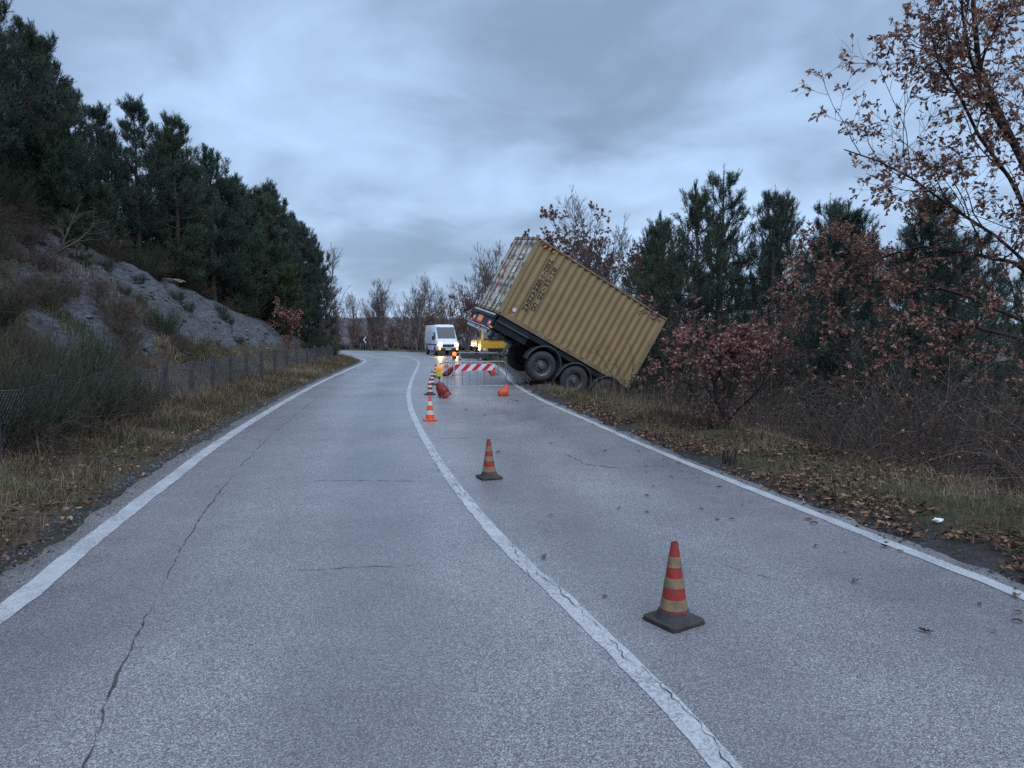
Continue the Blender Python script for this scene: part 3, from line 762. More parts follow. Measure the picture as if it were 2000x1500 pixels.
    def letters(txt, x, z0, z1, w=0.118, h=0.098, th=0.030):
        n = len(txt); dz = (z0 - z1) / (n - 1)
        for i, ch in enumerate(txt):
            if ch == ' ': continue
            bm = bmesh.new()
            for x0, y0, x1, y1 in STROKES[ch]:
                p, q = Vector(((x0 - .5) * w, (y0 - .5) * h, 0)), Vector(((x1 - .5) * w, (y1 - .5) * h, 0)); d = (q - p).normalized(); s_ = Vector((-d.y, d.x, 0)) * th / 2; p = p - d * th * 0.42; q = q + d * th * 0.42
                bm.faces.new([bm.verts.new(v) for v in (p - s_, q - s_, q + s_, p + s_)])
            for u in corr_pts(x - 0.15, x + 0.15):
                bmesh.ops.bisect_plane(bm, geom=bm.verts[:] + bm.edges[:] + bm.faces[:], plane_co=(u - x, 0, 0), plane_no=(1, 0, 0))
            zc = z0 - i * dz
            for v in bm.verts:
                px, zz = v.co.x, zc + v.co.y
                v.co = (x + px, 0.022 + float(corr(x + px)) - 0.007 + (float(fbm(np.array([(x + px) * 1.1]), np.array([zz * 1.1]), 15, 3)[0]) - 0.5) * 0.045 * math.sin((zz - 0.16) / (CH_ - 0.23) * math.pi), zz)
            me = bpy.data.meshes.new('letter'); bm.to_mesh(me); bm.free(); link('letter', me, 'letter_black', root)
    letters('MEDITERRANEAN', 0.815, 2.41, 0.59); letters('SHIPPING CO', 1.08, 2.25, 0.735)
    return root


CONTAINER = build_container()


def wheel(parent, c, side, r=0.53, w=0.385):
    """side -1: outer face towards -y"""
    s = side
    y = lambda t: c[1] + s * t
    pr = [(0.30, -w / 2), (0.40, -w / 2), (r - 0.05, -w / 2 + 0.01), (r, -w / 2 + 0.06), (r, w / 2 - 0.06), (r - 0.045, w / 2 - 0.012), (0.43, w / 2 + 0.006), (0.36, w / 2), (0.30, w / 2 - 0.02)]
    t = MB(); t.lathe([(a, y(b) - c[1]) for a, b in pr], 44, c, 'y')
    for q in (-0.10, -0.035, 0.035, 0.10): t.lathe([(r + 0.007, y(q - 0.022) - c[1]), (r + 0.007, y(q + 0.022) - c[1])], 44, c, 'y')
    o = t.build('tyre', 'tyre', parent, smooth=True)
    k = MB().lathe([(0.30, y(w / 2 - 0.02) - c[1]), (0.318, y(w / 2 - 0.005) - c[1]), (0.29, y(w / 2 - 0.02) - c[1]), (0.265, y(w / 2 - 0.10) - c[1]), (0.25, y(w / 2 - 0.15) - c[1]), (0.17, y(w / 2 - 0.11) - c[1]), (0.135, y(w / 2 - 0.10) - c[1])], 36, c, 'y')
    rim = k.build('rim', 'rim', o, smooth=True)
    h = MB().lathe([(0.135, y(w / 2 - 0.10) - c[1]), (0.115, y(w / 2 - 0.05) - c[1]), (0.085, y(w / 2 - 0.01) - c[1]), (0.0, y(w / 2 - 0.005) - c[1])], 24, c, 'y').build('hub', 'rim', o, smooth=True)
    b = MB(); g = MB()
    for i in range(10):
        a = 2 * math.pi * i / 10
        p = (c[0] + 0.165 * math.cos(a), y(w / 2 - 0.115), c[2] + 0.165 * math.sin(a)); b.cyl(p, (p[0], y(w / 2 - 0.075), p[2]), 0.015, n=6)
        a += math.pi / 10
        p = (c[0] + 0.217 * math.cos(a), y(w / 2 - 0.138), c[2] + 0.217 * math.sin(a)); g.cyl(p, (p[0], y(w / 2 - 0.1285), p[2]), 0.026, n=10)
    b.build('wheel_nuts', 'rim', o)['kind'] = 'stuff'; g.build('rim_holes', 'gasket', o)['kind'] = 'stuff'
    return o


def build_trailer():
    root = empty('semi_trailer', label='black three-axle container trailer with its rear raised and front down the ditch', cat='trailer')
    root.matrix_world = POSE
    W = CW_
    for y in (0.62, 1.82):
        m = MB()
        m.prism([(0.05, -0.03), (5.9, -0.03), (5.9, -0.42), (1.2, -0.42), (0.6, -0.30), (0.05, -0.28)], 'y', y - 0.02, y + 0.02)
        m.box((3.0, y, -0.035), (5.7, 0.16, 0.02)).box((3.2, y, -0.42), (5.2, 0.16, 0.02)); m.build('main_beam', 'chassis_black', root)
    for x in (0.25, 1.2, 2.0, 3.05, 4.4, 5.6): MB().box((x, W / 2, -0.15), (0.10, W - 0.25, 0.16)).build('cross_beam', 'chassis_black', root)
    for y in (0.10, W - 0.10):
        MB().box((3.0, y, -0.115), (5.7, 0.07, 0.18)).build('side_beam', 'chassis_black', root, 0.01)
    for y in (0.03, W - 0.03):
        MB().box((0.78, y + (0.03 if y < 1 else -0.03), -0.33), (1.3, 0.05, 0.30)).build('side_panel', 'chassis_black', root, 0.01)
    MB().cyl((0.15, 0.0, -0.225), (1.42, 0.0, -0.215), 0.035, n=10).build('side_tube', 'chassis_green', root, smooth=True)
    # tail: light board, plates, lamps and the pale underrun beam
    MB().box((0.02, W / 2, -0.11), (0.10, W - 0.02, 0.16)).build('rear_beam', 'chassis_black', root, 0.008)
    MB().box((-0.035, W / 2, -0.065), (0.02, W + 0.05, 0.05)).build('rear_strip', 'alu_white', root)
    MB().box((0.06, W / 2, -0.36), (0.05, W - 0.10, 0.34)).build('light_board', 'chassis_black', root)
    for y in (1.52,):
        p = MB().box((0.028, y, -0.36), (0.012, 0.62, 0.28)).build('marker_plate', 'plate_red', root)
        MB().box((0.0195, y, -0.345), (0.004, 0.52, 0.19)).build('plate_field', 'plate_yellow', p)
    for y in (0.33, 2.18):
        p = MB().box((0.026, y, -0.40), (0.012, 0.34, 0.20)).build('tail_lamp', 'tail_red', root, 0.01)
        MB().box((0.019, y - (0.06 if y < 1 else -0.06), -0.375), (0.006, 0.18, 0.09)).build('lamp_lens', 'sticker_white', p)
    for y in (0.02, W - 0.02): MB().box((0.05, y, -0.50), (0.09, 0.14, 0.06)).build('side_marker', 'tail_amber', root, 0.01)
    b = MB().prism([(0.00, -0.60), (-0.04, -0.60), (-0.04, -0.74), (0.06, -0.74), (0.06, -0.73), (-0.02, -0.72), (-0.02, -0.61), (0.00, -0.61)], 'y', 0.0, W).build('underrun_beam', 'alu_white', root)
    for y in (0.75, 1.3): MB().cyl((-0.0445, y, -0.67), (-0.038, y, -0.67), 0.055, n=14).build('beam_hole', 'gasket', b)
    MB().box((-0.05, W / 2, -0.588), (0.16, W + 0.12, 0.018)).build('beam_lip', 'alu_white', root)
    for y in (0.55, 1.9): MB().box((0.06, y, -0.5), (0.06, 0.08, 0.3)).build('beam_bracket', 'chassis_black', root)
    # axles, wheels and mudguards
    axles = ((2.385, -0.83), (3.73, -0.71), (5.08, -0.56))
    for x, z in axles:
        MB().cyl((x, 0.2, z), (x, W - 0.2, z), 0.075, n=14).build('axle', 'chassis_black', root, smooth=True)
        for y in (0.62, 1.82): MB().prism([(x - 0.55, -0.40), (x - 0.40, -0.40), (x + 0.12, z + 0.14), (x + 0.12, z - 0.10), (x - 0.1, z - 0.1)], 'y', y - 0.05, y + 0.05).build('suspension_arm', 'chassis_black', root)
        for s, y in ((-1, 0.20), (1, W - 0.20)):
            wheel(root, (x, y, z), s)
            m = MB(); n = 15; v = []; rad = 0.665
            y0, y1 = (0.0, 0.42) if s < 0 else (W - 0.42, W)
            a0, a1 = (R_(-8), R_(186)) if x < 3 else (R_(0), R_(182))
            zc = max(z, -0.74) - 0.03
            for i in range(n + 1):
                a = a1 + (a0 - a1) * i / n
                for rr, yy in ((rad, y0), (rad, y1), (rad - 0.025, y1), (rad - 0.025, y0)): v.append((x + rr * math.cos(a), yy, zc + rr * math.sin(a)))
            f = [(4 * i + j, 4 * i + (j + 1) % 4, 4 * i + 4 + (j + 1) % 4, 4 * i + 4 + j) for i in range(n) for j in range(4)] + [(0, 1, 2, 3), (4 * n + 3, 4 * n + 2, 4 * n + 1, 4 * n)]
            m.add(v, f); yo = y0 if s < 0 else y1
            mg = m.build('mudguard', 'mudguard', root)
            lip = [(x + (rad + 0.004) * math.cos(a1 + (a0 - a1) * i / n), yo, zc + (rad + 0.004) * math.sin(a1 + (a0 - a1) * i / n)) for i in range(n + 1)]
            MB().tube(lip, 0.022, 6).build('mudguard_lip', 'mudguard', mg, smooth=True)
            MB().box((x + rad - 0.02, (y0 + y1) / 2, zc - 0.28), (0.012, y1 - y0 - 0.03, 0.45)).build('mud_flap', 'rubber', mg)
    # support leg, hoses and tanks under the tail
    leg = MB().cyl((1.36, 1.2, -0.40), (1.31, 1.2, -0.86), 0.065, n=12).build('support_leg', 'alu_white', root, smooth=True)
    MB().cyl((1.31, 1.2, -0.80), (1.28, 1.2, -1.12), 0.047, n=12).build('leg_ram', 'steel_grey', leg, smooth=True)
    MB().box((1.27, 1.2, -1.13), (0.34, 0.3, 0.03)).build('leg_foot', 'steel_grey', leg, 0.005)
    MB().tube([(0.12, 0.3, -0.56), (0.35, 0.4, -0.60), (0.62, 0.5, -0.52), (0.95, 0.7, -0.56), (1.3, 1.1, -0.50)], 0.018, 6).build('hose', 'rubber', root, smooth=True)
    MB().tube([(0.06, 0.12, -0.72), (0.12, 0.15, -0.55), (0.22, 0.3, -0.52)], 0.016, 6).build('hose', 'rubber', root, smooth=True)
    MB().cyl((1.35, 0.75, -0.55), (1.35, 1.7, -0.55), 0.13, n=14).build('air_tank', 'chassis_black', root, smooth=True)
    return root


TRAILER = build_trailer()


# ------------------------------------------------------------------ cones
def make_cone(name, body, band, base, nb, h=0.5, collar='rubber', base_red=True):
    root = empty(name)
    s = 0.138
    o = MB()
    out = []
    for cx, cy, a0 in ((s - 0.03, s - 0.03, 0), (-s + 0.03, s - 0.03, 90), (-s + 0.03, -s + 0.03, 180), (s - 0.03, -s + 0.03, 270)):
        for q in (0, 30, 60, 90): out.append((cx + 0.03 * math.cos(R_(a0 + q)), cy + 0.03 * math.sin(R_(a0 + q))))
    o.prism(out, 'z', 0.006, 0.032); o.build('base', base, root, 0.006)
    for x in (-1, 1):
        for y in (-1, 1): MB().box((x * (s - 0.03), y * (s - 0.03), 0.006), (0.05, 0.05, 0.012)).build('foot', 'rubber', root)
    r0, r1, z0, z1 = 0.086, 0.021, 0.072, h
    rad = lambda z: r0 + (r1 - r0) * (z - z0) / (z1 - z0)
    if collar: MB().lathe([(0.118, 0.032), (0.112, 0.040), (0.100, 0.062), (0.093, 0.078), (rad(0.08) + 0.001, 0.079)], 28).build('collar', collar, root, smooth=True)
    b = MB().lathe([(rad(0.05), 0.034), (rad(z0), z0), (rad(z1), z1), (rad(z1) - 0.006, z1 - 0.001), (rad(z1) - 0.006, z1 - 0.05)], 28).build('body', body, root, smooth=True)
    u = (h - z0)
    for a, c in nb:
        za, zb = z0 + u * a, z0 + u * c
        MB().lathe([(rad(za), za), (rad(za) + 0.0018, za + 0.001), (rad(zb) + 0.0018, zb - 0.001), (rad(zb), zb)], 28).build('band', band, root, smooth=True)
    return root


B3 = ((0.05, 0.20), (0.36, 0.50), (0.65, 0.80)); B2 = ((0.12, 0.32), (0.56, 0.76))
coneA = make_cone('traffic_cone', 'cone_red', 'cone_tan', 'rubber_brown', B3)
coneA.location = (0.99, 4.25, 0.0); coneA.rotation_euler = (0, 0, R_(33))
for o_ in coneA.children:
    if o_.name.split('.')[0] in ('body', 'band'): o_.rotation_euler = (R_(0.8), R_(-1.1), 0)
tag(coneA, 'grimy red and tan cone on a brown square base beside the cracked centre line', 'cone', 'cones closing the lane')
c = copy_tree(coneA, (-0.28, 8.64, 0), R_(22), 0.97, 'grimy red and tan cone, second along from the one by the cracked line', 'cones closing the lane')
coneB = make_cone('traffic_cone', 'cone_orange', 'cone_white', 'cone_orange', B2, collar=None)
coneB.location = (-1.69, 14.6, 0); coneB.rotation_euler = (0, 0, R_(12)); tag(coneB, 'bright orange cone with an orange base and faded white bands', 'cone', 'cones closing the lane')
coneC = make_cone('traffic_cone', 'cone_darkred', 'cone_white', 'rubber', B3)
coneC.location = (-2.42, 20.95, 0); coneC.rotation_euler = (0, 0, R_(40)); tag(coneC, 'dark red and white cone on a black base just before the striped barrier', 'cone', 'cones closing the lane')
copy_tree(coneC, (-2.82, 25.07, 0), R_(15), 1.02, 'dark red and white cone standing behind the amber barrier lamp', 'cones closing the lane')
copy_tree(coneC, (-3.19, 29.68, 0), R_(60), 1.08, 'dark red and white cone level with the barrier turned backwards', 'cones closing the lane')
copy_tree(coneB, (-3.61, 39.3, 0), R_(30), 1.0, 'small orange cone beyond both barriers towards the van', 'cones closing the lane')
coneD = make_cone('traffic_cone', 'truck_grey', 'cone_white', 'rubber', B3)
coneD.location = (-3.73, 50.8, 0); tag(coneD, 'dirty grey and white cone on the road towards the white van', 'cone', 'cones closing the lane')
copy_tree(coneD, (-2.18, 49.2, 0), 0.4, 1.1, 'dirty grey and white cone directly before the yellow truck', 'cones closing the lane')


# ------------------------------------------------------------------ barriers, lamps, weight bags
def make_barrier():
    root = empty('road_barrier'); Wd, Hh, rc = 2.0, 1.0, 0.14
    path = [(0, 0, 0.0), (0, 0, 0.4), (0, 0, Hh - rc)] + [(rc - rc * math.cos(a), 0, Hh - rc + rc * math.sin(a)) for a in np.linspace(0.3, math.pi / 2, 5)]
    path += [(Wd - rc + rc * math.sin(a), 0, Hh - rc + rc * math.cos(a)) for a in np.linspace(0, math.pi / 2 - 0.3, 5)] + [(Wd, 0, Hh - rc), (Wd, 0, 0.4), (Wd, 0, 0.0)]
    MB().tube(path, 0.0165, 10).build('frame', 'galvanised', root, smooth=True)
    MB().cyl((0, 0, 0.30), (Wd, 0, 0.30), 0.014, n=8).build('lower_rail', 'galvanised', root, smooth=True)
    for k in range(1, 9):
        x = Wd * k / 9
        MB().cyl((x, 0, 0.30), (x, 0, 0.985), 0.007 if k % 3 else 0.011, n=6).build('bar', 'galvanised', root, smooth=True)
    for x in (0, Wd): MB().tube([(x, -0.26, 0.02), (x, -0.12, 0.05), (x, 0, 0.06), (x, 0.12, 0.05), (x, 0.26, 0.02)], 0.014, 6).build('foot', 'galvanised', root, smooth=True)
    x0, x1, z0, z1 = 0.44, 1.64, 0.745, 0.935
    bd = MB().box(((x0 + x1) / 2, -0.026, (z0 + z1) / 2), (x1 - x0, 0.012, z1 - z0)).build('board', 'sign_back', root)
    n = 9; w = (x1 - x0 + 0.20) / n; sl = 0.19
    for k in range(-2, n + 1):
        a, b = x0 + k * w, x0 + (k + 1) * w
        # clip a leaning stripe against the board
        poly = [(a, z0), (b, z0), (b + sl, z1), (a + sl, z1)]
        def clip(P, f):
            out = []
            for i in range(len(P)):
                p, q = P[i], P[(i + 1) % len(P)]; fp, fq = f(p), f(q)
                if fp >= 0: out.append(p)
                if fp * fq < 0: t = fp / (fp - fq); out.append((p[0] + t * (q[0] - p[0]), p[1] + t * (q[1] - p[1])))
            return out
        poly = clip(clip(poly, lambda p: p[0] - x0), lambda p: x1 - p[0])
        if len(poly) < 3: continue
        MB().prism(poly, 'y', -0.0345, -0.0315).build('stripe', 'sign_red' if k % 2 else 'sign_white', bd)
    return root


bar1 = make_barrier()
bar1.location = (-2.03, 19.9, 0); bar1.rotation_euler = (0, 0, math.atan2(0.75, 1.95))
tag(bar1, 'steel tube barrier showing a red and white striped board across the closed lane', 'barrier', 'barriers across the lane')
bar2 = copy_tree(bar1, (-0.62, 31.2, 0), math.pi + 0.28, None, 'steel tube barrier turned so its board shows a plain dark back', 'barriers across the lane')


def make_lamp(lens, small, label, loc, rz):
    root = empty('warning_lamp', loc, rz, label, 'lamp', 'warning lamps on the barriers')
    MB().box((0, 0, 0.06), (0.17, 0.09, 0.12)).build('battery_box', small, root, 0.012)
    MB().box((0, 0, -0.035), (0.06, 0.05, 0.07)).build('bracket', 'vehicle_plastic', root)
    MB().lathe([(0.085, -0.025), (0.095, -0.02), (0.095, 0.02), (0.085, 0.025)], 24, (0, 0, 0.215), 'y').build('bezel', 'vehicle_plastic' if small != 'lamp_box' else 'lamp_amber', root, smooth=True)
    for s in (-1, 1): MB().lathe([(0.088, s * 0.024), (0.06, s * 0.04), (0.025, s * 0.047), (0.0, s * 0.048)], 24, (0, 0, 0.215), 'y').build('lens', lens, root, smooth=True)
    return root


make_lamp('lamp_amber', 'lamp_box', 'round amber lamp with a yellow battery box on the striped barrier', (-2.03, 19.86, 0.60), R_(8))
make_lamp('lamp_orange', 'bag_red', 'glowing orange lamp clipped to the corner of the backward barrier', (-2.48, 30.6, 0.74), R_(8))


def make_bag(name, mat, pts, rx, ry, label, group, loc, rz, seed):
    """a soft weight bag: rings along a bent spine with creases"""
    P = np.array(pts, float); rg = np.random.default_rng(seed); n = 18; m = 22
    u = np.linspace(0, 1, m); k = np.linspace(0, 1, len(P))
    S = np.stack([np.interp(u, k, P[:, i]) for i in range(3)], 1)
    for _ in range(2): S[1:-1] = (S[:-2] + S[1:-1] * 2 + S[2:]) / 4
    RX = np.interp(u, np.linspace(0, 1, len(rx)), rx); RY = np.interp(u, np.linspace(0, 1, len(ry)), ry)
    T = np.gradient(S, axis=0); T /= np.linalg.norm(T, axis=1)[:, None]
    V = []; F = []
    for i in range(m):
        side = np.cross(T[i], [0.0, 1.0, 0.0]); side /= np.linalg.norm(side) + 1e-9; dep = np.cross(side, T[i])
        for j in range(n):
            a = 2 * math.pi * j / n
            cr = 1 + 0.10 * math.sin(5 * a + i * 0.9 + seed) * math.sin(i * 0.55) + 0.05 * rg.normal()
            p = S[i] + side * RX[i] * math.cos(a) * cr + dep * RY[i] * math.sin(a) * cr
            V.append((p[0], p[1], max(p[2], 0.006)))
    for i in range(m - 1):
        for j in range(n): F.append((i * n + j, i * n + (j + 1) % n, (i + 1) * n + (j + 1) % n, (i + 1) * n + j))
    F.append(tuple(range(n - 1, -1, -1))); F.append(tuple(range((m - 1) * n, m * n)))
    o = MB().add(V, F).build(name, mat, None, smooth=True); o.location = loc; o.rotation_euler = (0, 0, rz)
    return tag(o, label, 'weight bag', group)


make_bag('weight_bag', 'bag_red', [(-0.13, 0, 0.43), (-0.05, 0, 0.36), (0.02, 0, 0.22), (0.10, 0, 0.08), (0.14, 0, 0.01)], (0.03, 0.12, 0.16, 0.17, 0.20), (0.02, 0.06, 0.10, 0.12, 0.13),
         'dark red bag slung over the striped barrier leg with the lamp', 'weight bags on the barrier legs', (-1.98, 19.86, 0), 0.05, 2)
make_bag('weight_bag', 'bag_orange', [(0.06, 0, 0.34), (0.06, 0, 0.26), (0.04, 0, 0.18), (0.0, 0, 0.11), (-0.12, 0, 0.06), (-0.17, 0, 0.02)], (0.02, 0.06, 0.10, 0.14, 0.13, 0.05), (0.02, 0.05, 0.08, 0.11, 0.11, 0.05),
         'orange bag slumped on the asphalt under the striped barrier end beside the verge', 'weight bags on the barrier legs', (-0.22, 20.55, 0), 0.1, 5)
make_bag('weight_bag', 'bag_red', [(0.20, 0, 0.40), (0.12, 0, 0.30), (0.0, 0, 0.16), (-0.14, 0, 0.08), (-0.24, 0, 0.03)], (0.04, 0.10, 0.12, 0.12, 0.05), (0.03, 0.07, 0.09, 0.10, 0.05),
         'dark red bag hanging from the leg under the glowing orange lamp', 'weight bags on the barrier legs', (-2.72, 30.4, 0), 0.0, 8)
make_bag('weight_bag', 'bag_orange', [(-0.30, 0, 0.42), (-0.16, 0, 0.34), (0.0, 0, 0.22), (0.14, 0, 0.10), (0.22, 0, 0.03)], (0.03, 0.07, 0.12, 0.15, 0.08), (0.03, 0.06, 0.10, 0.11, 0.08),
         'orange bag pulled askew on the far leg of the backward barrier', 'weight bags on the barrier legs', (-0.95, 31.1, 0), -0.1, 11)


# ------------------------------------------------------------------ white van
def road_wheel(parent, c, r, w):
    t = MB().lathe([(r * 0.6, -w / 2), (r * 0.92, -w / 2), (r, -w / 4), (r, w / 4), (r * 0.92, w / 2), (r * 0.6, w / 2)], 28, c, 'y').build('tyre', 'tyre', parent, smooth=True)
    MB().lathe([(0.0, -w / 2 + 0.03), (r * 0.35, -w / 2 + 0.02), (r * 0.62, -w / 2 + 0.01), (r * 0.62, w / 2 - 0.01), (r * 0.35, w / 2 - 0.02), (0.0, w / 2 - 0.03)], 20, c, 'y').build('rim', 'rim', t, smooth=True)


def build_van():
    root = empty('panel_van', (-6.35, 64.0, 0.0), math.atan2(-0.955, 0.30), 'white high-roof panel van with headlights on, parked on the closed lane', 'van')
    # loft of cross sections along x (forward); front at x = 2.95
    sec = [(-3.0, 0.50, 2.62, 0.93, 0.82), (-2.9, 0.46, 2.68, 0.97, 0.86), (1.2, 0.44, 2.70, 0.98, 0.86), (1.45, 0.44, 2.64, 0.98, 0.84), (1.6, 0.44, 2.50, 0.98, 0.83),
           (2.02, 0.44, 1.92, 0.98, 0.86), (2.30, 0.44, 1.48, 0.98, 0.92), (2.62, 0.42, 1.30, 0.97, 0.88), (2.84, 0.42, 1.14, 0.93, 0.80), (2.95, 0.45, 0.95, 0.84, 0.72)]
    v = []; k = 14
    for x, zb, zt, wb, wt in sec:
        zm = min(1.25, (zb + zt) / 2)
        prof = [(-wb * 0.96, zb), (-wb, zb + 0.08), (-wb, zm), (-(wb * 0.45 + wt * 0.55), zm + (zt - zm) * 0.6), (-wt, zt - 0.10), (-wt + 0.05, zt - 0.03), (-wt * 0.5, zt)]
        prof = prof + [(-p[0], p[1]) for p in prof[::-1]]
        v += [(x, p[0], p[1]) for p in prof]
    n = len(sec); f = [(i * k + j, i * k + (j + 1) % k, (i + 1) * k + (j + 1) % k, (i + 1) * k + j) for i in range(n - 1) for j in range(k)]
    f += [tuple(range(k)), tuple(range((n - 1) * k, n * k))]
    body = MB().add(v, f).build('body', 'van_white', root, smooth=True)
    MB().prism([(1.665, 2.475), (2.05, 1.945), (2.33, 1.505), (2.27, 1.46), (1.99, 1.88), (1.61, 2.42)], 'y', -0.78, 0.78).build('windscreen', 'glass_dark', body, 0.02)
    for s in (-1, 1):
        m = MB(); y = s * 0.955
        m.add([(1.05, s * 0.93, 2.02), (1.68, s * 0.925, 2.02), (2.05, s * 0.985, 1.52), (1.05, s * 0.99, 1.42)], [(0, 1, 2, 3)]); m.build('side_window', 'glass_dark', body)
        MB().box((0.0, s * 0.985, 0.95), (5.2, 0.02, 0.10)).build('rub_strip', 'vehicle_plastic', body)
        MB().box((0.15, s * 0.984, 1.42), (0.02, 0.012, 1.7)).build('door_seam', 'vehicle_plastic', body)
        MB().box((2.02, s * 1.12, 1.52), (0.12, 0.22, 0.36)).build('mirror', 'vehicle_plastic', body, 0.03)
        h = MB().prism([(2.66, 1.22), (2.955, 0.98), (2.93, 0.84), (2.70, 1.00)], 'y', s * 0.60, s * 0.90).build('headlight_housing', 'lens_clear', body, 0.02)
        MB().lathe([(0.0, 0.04), (0.13, 0.03), (0.17, 0.0)], 18, (2.955, s * 0.73, 0.94), 'x').build('headlight', 'headlight_lit', body, smooth=True)
        MB().lathe([(0.0, 0.025), (0.075, 0.02), (0.095, 0.0)], 16, (2.985, s * 0.76, 0.575), 'x').build('fog_lamp', 'foglight_lit', body, smooth=True)
        for x in (-1.75, 1.95):
            MB().lathe([(0.44, -0.03), (0.44, 0.03)], 24, (x, s * 0.965, 0.40), 'y').build('wheel_arch', 'vehicle_plastic', body)
            MB().cyl((x, s * 0.90, 0.42), (x, s * 0.991, 0.42), 0.42, n=26).build('arch_shadow', 'vehicle_plastic', body)  # dark disc painted in for the shade inside the wheel arch
            road_wheel(root, (x, s * 0.90, 0.345), 0.345, 0.24)
    MB().box((2.90, 0, 0.52), (0.20, 1.80, 0.26)).build('bumper', 'vehicle_plastic', root, 0.05)
    MB().prism([(-0.55, 0.98), (0.55, 0.98), (0.45, 0.76), (-0.45, 0.76)], 'x', 2.90, 2.975).build('grille', 'vehicle_plastic', body, 0.01)
    MB().prism([(-0.60, 0.76), (-0.48, 0.71), (0.48, 0.71), (0.60, 0.76), (0.48, 0.745), (-0.48, 0.745)], 'x', 2.90, 2.98).build('grille_trim', 'van_white', body)
    MB().box((3.01, 0, 0.56), (0.015, 0.52, 0.11)).build('number_plate', 'sign_white', root)
    MB().tube([(1.5, -0.3, 2.66), (1.42, -0.3, 2.95)], 0.012, 6).build('aerial', 'vehicle_plastic', root)
    for s in (-0.73, 0.73):
        ld = bpy.data.lights.new('headlight_beam', 'SPOT'); ld.energy = 60; ld.color = (1.0, 0.66, 0.34); ld.spot_size = R_(80); ld.spot_blend = 0.8; ld.shadow_soft_size = 0.08
        lo = bpy.data.objects.new('headlight_beam', ld); COL.objects.link(lo); lo.parent = root
        lo.location = (3.08, s, 0.94); lo.rotation_euler = Vector((1.0, 0.0, -0.035)).to_track_quat('-Z', 'Y').to_euler()
    return root


build_van()


